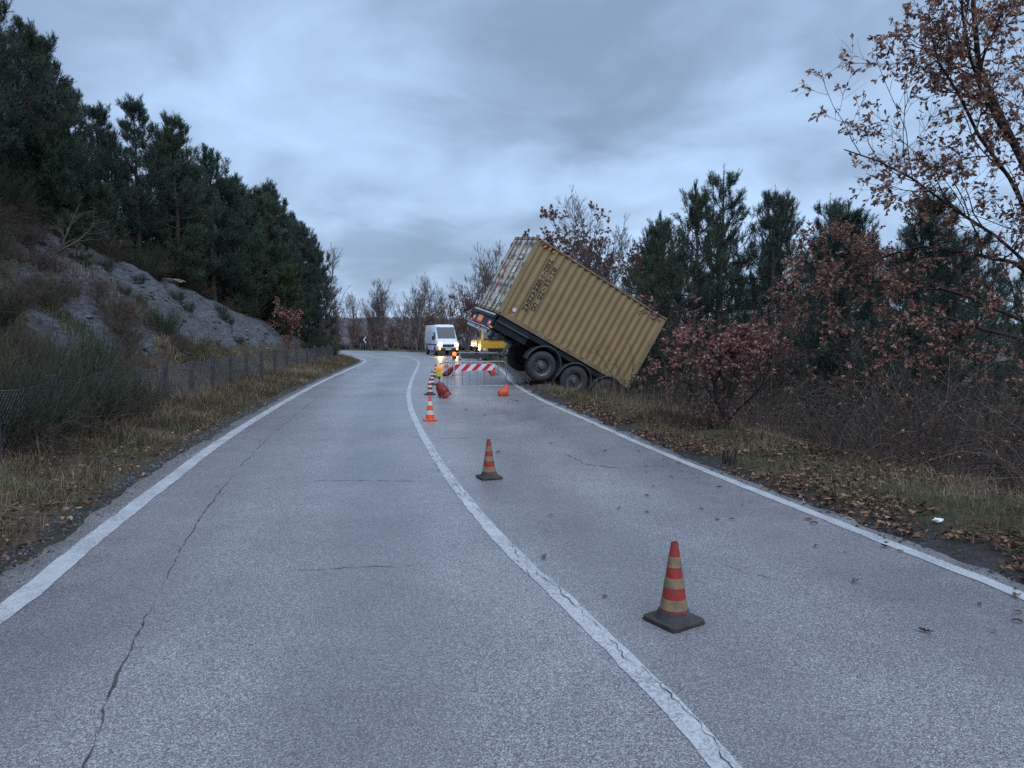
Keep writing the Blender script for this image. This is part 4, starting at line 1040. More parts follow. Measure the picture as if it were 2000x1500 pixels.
# ------------------------------------------------------------------ yellow truck
def build_truck():
    root = empty('flatbed_truck', (-1.05, 50.8, 0.0), math.atan2(-0.97, 0.16), 'yellow flatbed recovery truck standing behind the raised trailer', 'truck')
    # cab: x forward, front at 0
    sec = [(0.0, 0.55, 1.18), (0.02, 1.18, 1.19), (0.0, 1.45, 1.18), (-0.24, 2.32, 1.06), (-0.42, 2.42, 1.00), (-1.75, 2.46, 1.00), (-1.82, 2.36, 1.06), (-1.82, 0.62, 1.18)]
    v = [(x, -w, z) for x, z, w in sec] + [(x, w, z) for x, z, w in sec]; n = len(sec)
    f = [(i, (i + 1) % n, n + (i + 1) % n, n + i) for i in range(n)] + [tuple(range(n - 1, -1, -1)), tuple(range(n, 2 * n))]
    cab = MB().add(v, f).build('cab', 'truck_yellow', root, 0.05, seg=3)
    MB().prism([(0.018, 1.49), (-0.225, 2.26), (-0.20, 2.26), (0.045, 1.49)], 'y', -0.98, 0.98).build('windscreen', 'glass_dark', cab)
    MB().prism([(0.02, 1.44), (0.04, 1.44), (0.04, 1.475), (0.02, 1.475)], 'y', -1.0, 1.0).build('window_trim', 'vehicle_plastic', cab)
    for y in (-0.3, 0.3): MB().box((0.06, y, 1.40), (0.02, 0.65, 0.03), (0.06, 0, 0)).build('wiper', 'vehicle_plastic', cab)
    for s in (-1, 1):
        m = MB(); m.add([(-0.32, s * 1.145, 1.50), (-1.25, s * 1.145, 1.50), (-1.25, s * 1.075, 2.22), (-0.45, s * 1.075, 2.22)], [(0, 1, 2, 3)]); m.build('side_window', 'glass_dark', cab)
        MB().box((-0.02, s * 1.36, 1.85), (0.12, 0.18, 0.42)).build('mirror', 'vehicle_plastic', cab, 0.03)
        MB().tube([(-0.1, s * 1.12, 2.1), (-0.03, s * 1.34, 2.12), (-0.03, s * 1.34, 1.55), (-0.1, s * 1.18, 1.5)], 0.014, 6).build('mirror_arm', 'vehicle_plastic', cab)
        MB().lathe([(0.0, 0.02), (0.09, 0.015), (0.11, 0.0)], 16, (0.07, s * 0.92, 0.72), 'x').build('headlight', 'lens_clear', cab, smooth=True)
        for x in (-0.95, -4.3): road_wheel(root, (x, s * 1.02, 0.42), 0.42, 0.28)
        MB().box((-4.6, s * 1.14, 1.16), (4.2, 0.05, 0.44)).build('side_board', 'truck_yellow', root, 0.01)
        for k in range(4): MB().box((-2.62 - k * 1.3, s * 1.175, 1.16), (0.07, 0.03, 0.46)).build('board_stake', 'truck_grey', root)
    MB().prism([(-1.19, 0.78), (-0.80, 0.82), (-0.62, 0.50), (0.62, 0.50), (0.80, 0.82), (1.19, 0.78), (1.19, 0.40), (-1.19, 0.40)], 'x', -0.25, 0.06).build('bumper', 'truck_grey', root, 0.03)
    MB().prism([(-0.70, 0.84), (0.70, 0.84), (0.58, 0.50), (-0.58, 0.50)], 'x', -0.02, 0.045).build('grille', 'vehicle_plastic', cab, 0.01)
    e = MB().lathe([(0.105, -0.008), (0.12, -0.008), (0.12, 0.008), (0.105, 0.008), (0.105, -0.008)], 24, (0.06, 0.0, 0.70), 'x').build('emblem', 'chrome', cab, smooth=True)
    for a in (90, 210, 330):
        m = MB(); c0, s0 = math.cos(R_(a)), math.sin(R_(a)); px, pz = -s0, c0
        m.prism([(0.10 * c0, 0.70 + 0.10 * s0), (0.02 * px, 0.70 + 0.02 * pz), (-0.02 * px, 0.70 - 0.02 * pz)], 'x', 0.055, 0.065); m.build('emblem_point', 'chrome', e)
    MB().box((0.0, 0, 0.34), (0.5, 2.1, 0.20)).build('skid_plate', 'vehicle_plastic', root, 0.02)
    MB().box((-4.6, 0, 0.90), (4.3, 2.2, 0.10)).build('bed', 'truck_grey', root)
    MB().box((-4.3, 0, 0.66), (4.9, 0.8, 0.28)).build('chassis', 'chassis_black', root)
    MB().box((-6.72, 0, 1.16), (0.05, 2.2, 0.44)).build('tailboard', 'truck_yellow', root)
    m = MB()
    for y in (-1.0, -0.35, 0.35, 1.0): m.cyl((-2.3, y, 0.95), (-2.3, y, 2.5), 0.03, n=8)
    m.cyl((-2.3, -1.03, 2.5), (-2.3, 1.03, 2.5), 0.03, n=8); m.build('headboard_rack', 'steel_grey', root, smooth=True)
    return root


build_truck()


# ------------------------------------------------------------------ bend sign, litter, rock slab
def build_sign():
    x, y = -18.1, 86.6; z = H1(x, y)
    root = empty('chevron_sign', (x, y, z), R_(14), 'black bend sign with a white chevron standing by the far road edge', 'sign')
    for dx in (-0.32, 0.32): MB().cyl((dx, 0.04, -0.2), (dx, 0.04, 1.75), 0.03, n=8).build('post', 'galvanised', root, smooth=True)
    p = MB().box((0, 0, 1.35), (0.95, 0.03, 0.85)).build('panel', 'sign_black', root, 0.01)
    m = MB(); m.prism([(0.42, 1.74), (0.28, 1.74), (0.02, 1.35), (0.28, 0.96), (0.42, 0.96), (0.16, 1.35)], 'y', -0.021, -0.017); m.build('chevron', 'sign_white', p)


build_sign()


def blob(name, mat, loc, dims, seed, label, cat, group=None, sub=2, amp=0.35, rz=0.0):
    bm = bmesh.new(); bmesh.ops.create_icosphere(bm, subdivisions=sub, radius=1.0); rg = random.Random(seed)
    for v in bm.verts:
        v.co *= 1 + amp * (rg.random() - 0.5)
        v.co = Vector((v.co.x * dims[0], v.co.y * dims[1], v.co.z * dims[2]))
    me = bpy.data.meshes.new(name); bm.to_mesh(me); bm.free()
    o = link(name, me, mat); o.location = loc; o.rotation_euler = (0, 0, rz); return tag(o, label, cat, group)


blob('crumpled_paper', 'paper_white', (3.95, 6.5, H1(3.95, 6.5) + 0.04), (0.04, 0.024, 0.018), 3, 'small crumpled white paper lying among the fallen leaves', 'litter', amp=0.9)
blob('crumpled_paper', 'paper_white', (1.30, 16.4, H1(1.3, 16.4) + 0.03), (0.06, 0.04, 0.025), 4, 'tiny white paper scrap on the mud below the trailer wheels', 'litter', amp=0.9)


# ------------------------------------------------------------------ vegetation tools (all vectorised)
def unit(a): return a / (np.linalg.norm(a, axis=-1, keepdims=True) + 1e-9)


def tubes(P, R, k=4):
    """P (N,m,3), R (N,m) -> verts, quads"""
    N, m, _ = P.shape; T = unit(np.gradient(P, axis=1))
    ref = np.where(np.abs(T[:, :1, 2:3]) > 0.9, np.array([1.0, 0, 0]), np.array([0, 0, 1.0])); ref = np.broadcast_to(ref, T.shape)
    U = unit(np.cross(T, ref)); W = np.cross(T, U)
    a = np.arange(k) * 2 * math.pi / k
    V = P[:, :, None, :] + R[:, :, None, None] * (np.cos(a)[None, None, :, None] * U[:, :, None, :] + np.sin(a)[None, None, :, None] * W[:, :, None, :])
    b = (np.arange(N)[:, None, None] * m + np.arange(m - 1)[None, :, None]) * k; j = np.arange(k)[None, None, :]; j2 = (np.arange(k) + 1) % k
    F = np.stack([b + j, b + j2[None, None, :], b + k + j2[None, None, :], b + k + j], -1).reshape(-1, 4)
    return V.reshape(-1, 3), F


def join(parts):
    Vs, Fs, o = [], [], 0
    for V, F in parts:
        Vs.append(V); Fs.append(F + o); o += len(V)
    return np.vstack(Vs), np.vstack(Fs)


def sub(rg, P, R, n, lenf, ang, t0=0.3, t1=1.0, up=0.0, m=6, wob=0.18, rr=0.6, rmin=0.004, flat=0.0, minlen=0.0):
    """n children on each parent polyline"""
    N, mp, _ = P.shape; idx = np.repeat(np.arange(N), n); t = rg.uniform(t0, t1, N * n) * (mp - 1)
    i = np.minimum(t.astype(int), mp - 2); f = (t - i)[:, None]
    pos = P[idx, i] * (1 - f) + P[idx, i + 1] * f; tan = unit(P[idx, i + 1] - P[idx, i]); rad = R[idx, i] * (1 - f[:, 0]) + R[idx, i + 1] * f[:, 0]
    L = np.linalg.norm(np.diff(P, axis=1), axis=2).sum(1)[idx] * lenf * rg.uniform(0.55, 1.25, N * n) * (1.15 - 0.6 * t / (mp - 1))
    L = np.maximum(L, minlen)
    q = rg.normal(size=(N * n, 3)); q[:, 2] *= (1 - flat); perp = unit(q - (q * tan).sum(1, keepdims=True) * tan)
    a = np.radians(ang) * rg.uniform(0.7, 1.3, N * n)[:, None]
    d = np.cos(a) * tan + np.sin(a) * perp
    pts = [pos]; st = (L / (m - 1))[:, None]
    for _ in range(m - 1):
        d = unit(d + wob * rg.normal(size=d.shape) + np.array([0, 0, up])); pts.append(pts[-1] + d * st)
    P2 = np.stack(pts, 1); r0 = np.maximum(rad * rr, rmin)
    R2 = r0[:, None] * np.linspace(1, 0.35, m)[None, :]
    return P2, np.maximum(R2, rmin * 0.6)


def along(rg, P, n, t0=0.3):
    """n random points with tangents on each polyline"""
    N, mp, _ = P.shape; idx = np.repeat(np.arange(N), n); t = rg.uniform(t0, 1.0, N * n) * (mp - 1); i = np.minimum(t.astype(int), mp - 2); f = (t - i)[:, None]
    return P[idx, i] * (1 - f) + P[idx, i + 1] * f, unit(P[idx, i + 1] - P[idx, i])


OAK = np.array([(0, 0), (.09, .10), (.07, .20), (.20, .30), (.13, .42), (.27, .56), (.17, .66), (.22, .80), (.08, .90), (0, 1), (-.08, .90), (-.22, .80), (-.17, .66), (-.27, .56), (-.13, .42), (-.20, .30), (-.07, .20), (-.09, .10)])
DIA = np.array([(0, 0), (.24, .35), (.20, .65), (0, 1), (-.20, .65), (-.24, .35)])


def leaves(rg, pos, dirs, size, shape=DIA, curl=0.35, droop=0.3, flat=0.0):
    """one small curled polygon fan per leaf"""
    n = len(pos); s = size * rg.uniform(0.6, 1.25, n)
    d = unit(dirs + rg.normal(size=(n, 3)) * 0.7 + np.array([0, 0, -droop])); q = rg.normal(size=(n, 3))
    if flat: q = q * (1 - flat) + np.array([0, 0, 1.0]) * flat; d = unit(d * np.array([1, 1, 1 - flat]))
    nr = unit(q - (q * d).sum(1, keepdims=True) * d); sd = np.cross(d, nr)
    T = np.vstack([[(0.0, 0.5)], shape]); k = len(shape)
    cu = rg.uniform(-1, 1, n) * curl; cv = rg.uniform(0.2, 1, n) * curl
    V = (pos[:, None, :] + s[:, None, None] * (T[None, :, 0:1] * sd[:, None, :] + T[None, :, 1:2] * d[:, None, :]
         + (cv[:, None, None] * np.abs(T[None, :, 0:1]) * 1.4 + cu[:, None, None] * (T[None, :, 1:2] - 0.5) ** 2 * 2) * nr[:, None, :]))
    b = np.arange(n)[:, None] * (k + 1); j = np.arange(k)[None, :]
    F = np.stack([np.broadcast_to(b, (n, k)), b + 1 + j, b + 1 + (j + 1) % k], -1).reshape(-1, 3)
    return V.reshape(-1, 3), F, np.repeat(rg.random(n), k + 1)


def needles(rg, pos, dirs, K, ln, w):
    n = len(pos); p = np.repeat(pos, K, 0); d0 = np.repeat(unit(dirs), K, 0)
    p = p - d0 * rg.uniform(-0.4, 1, (n * K, 1)) * ln * 1.7
    d = unit(d0 * rg.uniform(0.45, 1.0, (n * K, 1)) + rg.normal(size=(n * K, 3)) * 0.42); L = ln * rg.uniform(0.7, 1.15, (n * K, 1))
    s = unit(np.cross(d, rg.normal(size=(n * K, 3)))) * w
    V = np.stack([p - s, p + s, p + d * L], 1).reshape(-1, 3); F = np.arange(n * K * 3).reshape(-1, 3)
    tone = np.clip(np.repeat(rg.normal(0.45, 0.2, n), K) + rg.normal(0, 0.1, n * K), 0, 1)
    return V, F, np.repeat(tone, 3)


def tree_from(name, trunk, crown_wood, crown_leaf, bark, leafm, wood_name='branches', leaf_name='crown'):
    root = empty(name)
    link('trunk', npmesh('trunk', *trunk, smooth=True), bark, root)
    if crown_wood is not None:
        o = link(wood_name, npmesh(wood_name, *crown_wood, smooth=True), bark, root); o['kind'] = 'stuff'
    if crown_leaf is not None:
        V, F, r = crown_leaf; o = link(leaf_name, npmesh(leaf_name, V, F, {'rnd': r}), leafm, root); o['kind'] = 'stuff'
    return root


def make_pine(name, seed, h, c0, spread, mat='needles', K=34, dens=1.0, ln=0.15, ws=0.46, n2=3):
    rg = np.random.default_rng(seed)
    m = 12; zz = np.linspace(-0.4, h, m); wob = np.cumsum(rg.normal(0, 0.03, (m, 2)), 0); wob[:2] = 0
    TP = np.c_[wob, zz][None]; TR = (0.017 * h * (1 - 0.93 * np.linspace(0, 1, m)) + 0.008)[None]
    zs = np.arange(c0 * h, h * 0.97, ws); bp = []; br = []; tl = []
    for z in zs:
        t = (z - c0 * h) / (h - c0 * h); nb = rg.integers(4, 7); a0 = rg.uniform(0, 6.28)
        for j in range(nb):
            a = a0 + j * 6.283 / nb + rg.normal(0, 0.25)
            L = (spread * (1 - t) ** 0.62 * (0.45 + 0.55 * sstep(-0.05, 0.3, t)) + 0.28) * rg.uniform(0.6, 1.2)
            el = R_(-12 + 62 * t ** 1.3 + rg.normal(0, 8)); d = np.array([math.cos(a) * math.cos(el), math.sin(a) * math.cos(el), math.sin(el)])
            zi = np.array([np.interp(z, zz, wob[:, 0]), np.interp(z, zz, wob[:, 1]), z]); pts = [zi]
            for s in range(6):
                d = unit(d + np.array([0, 0, 0.09]) + rg.normal(0, 0.07, 3)); pts.append(pts[-1] + d * L / 6)
            bp.append(pts); r0 = 0.010 + 0.011 * L; br.append(np.linspace(r0, 0.005, 7)); tl.append(L)
    BP = np.array(bp); BR = np.array(br)
    SP, SR = sub(rg, BP, BR, int(8 * dens + 0.5), 0.36, 48, 0.22, 0.98, up=0.10, m=4, wob=0.14, flat=0.45, minlen=0.2)
    S2, S2R = sub(rg, SP, SR, n2, 0.6, 48, 0.2, 0.95, up=0.12, m=3, wob=0.12, flat=0.3, minlen=0.13)
    tp = [BP[:, -1], SP[:, -1], S2[:, -1], np.array([[wob[-1, 0], wob[-1, 1], h + 0.12]])] + [np.array([[wob[-1, 0], wob[-1, 1], h - 0.22 * q] for q in range(1, 4)])]; td = [BP[:, -1] - BP[:, -2], SP[:, -1] - SP[:, -2], S2[:, -1] - S2[:, -2], np.array([[0, 0, 1.0]]), np.tile([[0, 0, 1.0]], (3, 1))]
    p, d = along(rg, SP, 1, 0.3); tp.append(p); td.append(d); p, d = along(rg, BP, 2, 0.35); tp.append(p); td.append(d)
    tp = np.vstack(tp); td = unit(np.vstack(td)) + np.array([0, 0, 0.9]) + rg.normal(0, 0.22, (len(tp), 3))
    leaf = needles(rg, tp, td, K, ln * 0.88, 0.0075)
    # dead stubs under the crown
    dp = []
    for z in np.arange(0.12 * h, c0 * h, 0.42):
        a = rg.uniform(0, 6.28); L = rg.uniform(0.3, 1.1) * spread * 0.6
        dp.append([(wob[3, 0] + math.cos(a) * L * s, wob[3, 1] + math.sin(a) * L * s, z + 0.12 * s - 0.2 * s * s) for s in np.linspace(0, 1, 7)])
    wood = [tubes(BP, BR, 4), tubes(SP, SR, 3), tubes(S2, S2R, 3)]
    if dp: D = np.array(dp); wood.append(tubes(D, np.broadcast_to(np.linspace(0.014, 0.004, 7), D.shape[:2]), 3))
    return tree_from(name, tubes(TP, TR, 9), join(wood), leaf, 'bark_pine', mat)


def make_deciduous(name, seed, h, r0, bark, leafm=None, nleaf=0, lsize=0.11, spread=1.0, shape=DIA, lean=(0, 0), levels=(8, 6, 5, 3), start=0.22, stems=1, up=0.05, trunk_frac=0.8, tw=1.0, wb=1.0, an=1.0):
    rg = np.random.default_rng(seed); m = 9; TP = []; TR = []
    for s in range(stems):
        d = unit(np.array([lean[0] + rg.normal(0, 0.08 + 0.16 * (stems > 1)), lean[1] + rg.normal(0, 0.08 + 0.16 * (stems > 1)), 1.0])); p = np.array([rg.normal(0, 0.06), rg.normal(0, 0.06), -0.35]) * (stems > 1) + np.array([0, 0, -0.3]) * (stems == 1)
        pts = [p]; hh = h * trunk_frac * rg.uniform(0.8, 1.05) if stems > 1 else h * trunk_frac
        for _ in range(m - 1):
            d = unit(d + rg.normal(0, 0.09, 3) + np.array([0, 0, 0.05])); pts.append(pts[-1] + d * hh / (m - 1))
        TP.append(pts); TR.append(r0 * (1 - 0.88 * np.linspace(0, 1, m) ** 0.9))
    TP = np.array(TP); TR = np.array(TR)
    P1, R1 = sub(rg, TP, TR, levels[0], 0.48 * spread, 48 * an, start, 0.98, up=up, m=7, wob=0.16 * wb, rr=0.55, rmin=0.008 * tw)
    P2, R2 = sub(rg, P1, R1, levels[1], 0.48, 42 * an, 0.2, 1.0, up=up, m=6, wob=0.17 * wb, rr=0.6, rmin=0.005 * tw)
    P3, R3 = sub(rg, P2, R2, levels[2], 0.50, 40 * an, 0.2, 1.0, up=up * 0.8, m=5, wob=0.16 * wb, rr=0.65, rmin=0.0042 * tw)
    wood = [tubes(P1, R1, 5), tubes(P2, R2, 4), tubes(P3, R3, 3)]
    last = P3
    if levels[3]:
        P4, R4 = sub(rg, P3, R3, levels[3], 0.55, 38 * an, 0.25, 1.0, up=up * 0.5, m=4, wob=0.14 * wb, rr=0.7, rmin=0.0036 * tw); wood.append(tubes(P4, R4, 3)); last = P4
    leaf = None
    if nleaf:
        sel = rg.random(len(last)) < 0.75; Q = last[sel]; n = max(1, int(nleaf / max(1, len(Q)) + 0.5)); p, d = along(rg, Q, n, 0.35)
        keep = rg.permutation(len(p))[:nleaf]; leaf = leaves(rg, p[keep], d[keep], lsize, shape)
    W = join(wood); k = h / np.percentile(W[0][:, 2], 99.7); T = tubes(TP, TR, 9 if stems == 1 else 6); kk = np.array([max(1.0, k * 0.9), max(1.0, k * 0.9), k])
    if leaf: leaf = (leaf[0] * kk, leaf[1], leaf[2])
    return tree_from(name, (T[0] * kk, T[1]), (W[0] * kk, W[1]), leaf, bark, leafm)


USED = {}


def place(proto, x, y, rz, s, label, group, cat, dz=0.0):
    z = H1(x, y) + dz
    if proto.name not in USED:
        USED[proto.name] = 1; proto.location = (x, y, z); proto.rotation_euler = (0, 0, rz); proto.scale = (s,) * 3; tag(proto, label, cat, group); return proto
    return copy_tree(proto, (x, y, z), rz, s, label, group, cat)


RS = random.Random(7)
NR = np.random.default_rng(77)

# ------------------------------------------------------------------ pines on the bank
pinesL = [make_pine('pine_tree', 100 + k, h, c0, sp, 'needles' if k % 2 else 'needles_dark', 24, 1.0) for k, (h, c0, sp) in enumerate(((8.4, 0.22, 2.2), (7.6, 0.16, 2.1), (9.0, 0.28, 2.3), (7.0, 0.10, 2.0)))]


def build_left_pines():
    rows = ((8.6, 12, 54, 1.45), (10.8, 13, 58, 1.8), (13.4, 15, 60, 2.5), (17.4, 18, 62, 4.2))
    for r, (off, y0, y1, step) in enumerate(rows):
        y = y0
        while y < y1:
            d = off - max(0.0, (y - 28) * 0.2) + RS.uniform(-0.7, 0.7)
            i = int(np.argmin(np.abs(DL[:, 1] - y))); nx = normals(DL)[i]
            x, yy = DL[i, 0] + nx[0] * d, DL[i, 1] + nx[1] * d
            top = np.interp(y, [12, 22, 28, 36, 46, 51, 58], [12.8, 12.4, 11.5, 10.8, 10.3, 8.8, 6.0]) + RS.uniform(-1.3, 0.35)
            hgt = top - H1(x, yy); k = RS.randrange(4); base = (8.4, 7.6, 9.0, 7.0)[k]
            row = ('dark green pine in the front row at the top of the bank', 'dark green pine standing in the wood behind the front row on the bank')[min(r, 1)]
            place(pinesL[k], x, yy, RS.uniform(0, 6.28), max(0.55, hgt / base), row, ('front row of pines on the bank', 'pines inside the wood on the bank')[min(r, 1)], 'pine tree')
            y += step * RS.uniform(0.8, 1.25)


build_left_pines()


def onl(y, d):
    """a point d metres left of the left line at station y"""
    i = int(np.argmin(np.abs(DL[:, 1] - y))); n = normals(DL)[i]; return DL[i, 0] + n[0] * d, DL[i, 1] + n[1] * d


def onr(y, d):
    i = int(np.argmin(np.abs(DR[:, 1] - y))); n = normals(DR)[i]; return DR[i, 0] - n[0] * d, DR[i, 1] - n[1] * d


# pines and the wood beyond the right verge
pineR = [make_pine('pine_tree', 140, 9.6, 0.22, 2.5, 'needles_dark', 26, 0.75, 0.18, 0.66, 2), make_pine('pine_tree', 141, 8.8, 0.12, 2.3, 'needles', 26, 0.75, 0.18, 0.60, 2)]
for k, (x, y, top) in enumerate(((8.7, 29.5, 8.4), (7.4, 29.0, 7.5), (10.6, 29.5, 7.6), (5.9, 29.5, 6.2), (12.0, 27.0, 6.8), (11.6, 31, 7.6))):
    hgt = top - H1(x, y); place(pineR[k % 2], x, y, 1.1 * k, hgt / (9.6, 8.8)[k % 2], ('tallest pine of the clump behind the red-leaved oak', 'pine at the container side of the tallest pine', 'broad pine at the oak side of the tallest pine', 'slim low pine just over the container nose', 'pine half covered by the brown oak leaves', 'pine in the gap between the broad pine and the brown oak')[k], 'pines behind the red-leaved oak', 'pine tree')
for k in range(26):
    x = 8.0 + (k % 9) * 3.0 + RS.uniform(-1, 1); y = 33.5 + (k // 9) * 5.5 + RS.uniform(-1.5, 1.5) + 0.10 * (x - 8)
    top = 6.6 + RS.uniform(-1.4, 0.8); hgt = top - H1(x, y); i = RS.randrange(2)
    place(pineR[i], x, y, RS.uniform(0, 6.28), hgt / (9.6, 8.8)[i], 'dark pine deep in the wood beyond the ditch', 'pines deep in the wood beyond the ditch', 'pine tree')
p_ = make_pine('pine_tree', 150, 7.4, 0.1, 1.9, 'needles_dark', 34, 0.9, 0.16)
for x, y, top, rz, lb in ((9.2, 19.5, 5.2, 0.4, 'dark pine with drooping tiers partly covered by the brown-leaved oak'), (12.5, 21.5, 5.9, 2.0, 'dark pine filling the wood behind the brown-leaved oak trunk')):
    place(p_, x, y, rz, (top - H1(x, y)) / 7.4, lb, 'pines behind the brown oak', 'pine tree')

# young conifers and small trees along the foot of the bank
young = make_pine('young_pine', 160, 4.0, 0.05, 1.3, 'needles_fresh', 36, 0.8, 0.16)
x, y = onl(42, 4.2); place(young, x, y, 0.3, 1.0, 'young yellow-green pine at the end of the marl bank', 'young pines on the bank', 'pine tree')
youngd = make_pine('young_pine', 161, 3.2, 0.03, 1.2, 'needles', 34, 0.8, 0.14)
for y, d, s, lb in ((45.5, 3.9, 0.95, 'short dark young pine behind the far end of the wire fence'), (38, 6.0, 0.85, 'short dark young pine above the end of the grey marl'), (24.0, 8.1, 0.9, 'bushy young pine on the rim of the grey bank'), (27.5, 7.7, 0.8, 'bushy young pine beside the tan rock slab'), (22, 6.3, 0.42, 'low dark conifer clinging to the face of the grey bank')):
    x, yy = onl(y, d); place(youngd, x, yy, y, s, lb, 'young pines on the bank', 'pine tree')

# ------------------------------------------------------------------ broad-leaved trees
oak_red = make_deciduous('red_leaved_oak', 201, 2.55, 0.06, 'bark_dark', 'leaf_red', 4600, 0.064, 1.75, OAK, (-0.75, -0.05), (14, 8, 5, 3), 0.22, up=-0.01)
place(oak_red, 4.35, 13.6, 0.0, 1.0, 'small red-leaved oak leaning over the verge before the container nose', 'red-leaved oaks', 'oak tree').scale = (1.35, 1.3, 1.0)

oak_rust = [make_deciduous('rusty_oak', 210 + k, 8.0, 0.12, 'bark_grey', 'leaf_rust', 34000, 0.085, 1.25, DIA, (0, 0), (18, 9, 6, 2), 0.25, tw=2.0) for k in range(2)]
bare = [make_deciduous('bare_tree', 220 + k, 8.0, 0.11, 'bark_grey', None, 0, 0.1, (1.0, 1.15, 0.9)[k], DIA, (0, 0), (12, 7, 6, 2), 0.16, up=0.09, stems=(1, 1, 3)[k], tw=2.0, wb=0.5, an=0.85) for k in range(3)]
for x, y, top, k, lb in ((2.9, 44, 9.6, 0, 'tall rusty-leaved oak behind the raised end of the container'), (5.0, 42, 7.8, 1, 'rusty oak showing over the container roof'), (1.6, 46, 7.6, 1, 'rusty oak half behind the container doors top'), (-5.9, 73.5, 5.9, 0, 'wide low rusty oak behind the white van'), (-3.6, 70.5, 5.4, 1, 'rusty oak between the white van and the container doors'),
                         (-8.9, 78.5, 4.3, 1, 'low rusty oak at the outer bend beyond the van'), (7.0, 36, 6.2, 1, 'rusty oak mixed among the pines behind the container'), (10.5, 25, 3.6, 0, 'rusty undergrowth oak before the dark pines')):
    hgt = top - H1(x, y); place(oak_rust[k], x, y, RS.uniform(0, 6.28), hgt / 8.0, lb, 'rusty oaks along the outer bend', 'oak tree')
for x, y, top, k, lb in ((3.6, 41, 10.6, 1, 'bare tree standing taller than the rusty oak behind the container'), (6.6, 40, 8.3, 0, 'bare tree with fine twigs over the container roof'), (8.2, 38, 8.0, 2, 'many-stemmed bare tree beside the pine clump behind the container'), (5.4, 46, 7.6, 2, 'many-stemmed bare tree behind the container roof middle'), (7.4, 43.5, 8.8, 1, 'broad bare tree over the far half of the container roof'), (4.6, 38.5, 7.4, 2, 'bare thicket tree close behind the container roof edge'), (9.6, 41, 8.4, 0, 'bare tree between the container roof and the pine clump'),
                         (-2.6, 67, 10.2, 2, 'many-stemmed bare tree rising between van and container doors'), (-4.8, 76, 9.8, 0, 'tall bare tree behind the white van roof'), (-8.6, 79, 8.8, 1, 'bare tree behind the front corner of the van'), (-11.0, 82.5, 8.4, 0, 'bare tree beyond the outer edge line before the van'),
                         (-1.0, 60, 8.0, 0, 'bare tree just behind the yellow truck'), (0.8, 52, 8.6, 1, 'bare tree hidden low by the container doors')):
    hgt = top - H1(x, y); place(bare[k], x, y, RS.uniform(0, 6.28), hgt / 8.0, lb, 'bare trees along the outer bend', 'bare tree')
for x, y, top, k in ((-16.4, 90.5, 9.0, 2), (-14.0, 89, 6.9, 0), (-18.6, 93, 6.2, 1), (-20.4, 91, 6.8, 0), (-22.2, 90, 6.4, 2), (-24.5, 91, 7.0, 1), (-12.6, 87, 6.0, 1), (-19.6, 97, 6.0, 2), (-23.6, 97, 6.2, 0), (-15.4, 96, 6.4, 1), (-9.6, 88, 6.6, 2), (-7.4, 85, 7.4, 1), (-17.4, 94, 8.2, 0), (-21.4, 94, 7.4, 1), (-18.0, 99, 8.0, 2), (-13.2, 93, 8.4, 0), (-11.4, 91, 8.0, 2), (-10.2, 84.5, 8.6, 1), (-25.5, 95, 7.6, 2), (-22.6, 100, 8, 1), (-8.4, 91, 9.0, 0), (-5.6, 88, 9.4, 2), (-3.6, 82, 9.2, 1)):
    hgt = top - H1(x, y); place(bare[k], x, y, RS.uniform(0, 6.28), hgt / 8.0, 'slim bare tree in the row beyond the far edge of the bend', 'bare trees beyond the far bend', 'bare tree')
for x, y, s in ((-16.0, 88, 0.36), (-19.2, 89.5, 0.30), (-21.6, 88.6, 0.33), (-13.2, 86.2, 0.34), (-10.8, 84.2, 0.36), (-17.6, 91, 0.34), (-24, 90, 0.34), (-14.6, 87.6, 0.4), (-18.4, 88.4, 0.36), (-20.4, 89.6, 0.42), (-12.0, 85.4, 0.4), (-22.8, 89.4, 0.4), (-15.2, 90.5, 0.45), (-9.4, 82.6, 0.42)):
    place(oak_rust[RS.randrange(2)], x, y, RS.uniform(0, 6.28), s, 'low rusty sapling under the bare trees beyond the bend', 'rusty saplings beyond the bend', 'sapling')
x, y = onl(52, 3.3); place(bare[1], x, y, 0.8, 0.95, 'bare tree reaching out past the last pine of the bank', 'bare trees by the bank', 'bare tree')
x, y = onl(57, 4.2); place(bare[0], x, y, 2.8, 0.62, 'small bare tree behind the end of the pine bank', 'bare trees by the bank', 'bare tree')
sap = make_deciduous('red_sapling', 230, 2.4, 0.035, 'bark_dark', 'leaf_red', 1500, 0.12, 1.2, DIA, (0, 0), (8, 5, 4, 2), 0.15)
for y, d, s, lb in ((40, 3.7, 1.0, 'red-leaved sapling before the yellow-green young pine'), (36, 7.2, 0.55, 'low red-leaved shrub under the front pines'), (38.5, 3.4, 0.42, 'little red-leaved sapling behind the wire fence')):
    x, yy = onl(y, d); place(sap, x, yy, y * 2, s, lb, 'red saplings on the bank', 'sapling')
rsap = make_deciduous('brown_oak', 231, 5.0, 0.07, 'bark_dark', 'leaf_brown', 2600, 0.13, 1.1, DIA, (0, 0), (9, 6, 4, 2), 0.2)
for y, d, s, lb in ((14.5, 8.0, 0.85, 'brown-leaved oak among the first pines above the shrubby slope'), (12.5, 8.6, 0.7, 'brown-leaved oak at the edge of the wood above the broom'), (17.5, 8.9, 0.6, 'small brown-leaved oak between pine trunks on the bank top')):
    x, yy = onl(y, d); place(rsap, x, yy, y, s, lb, 'brown oaks among the pines', 'oak tree')


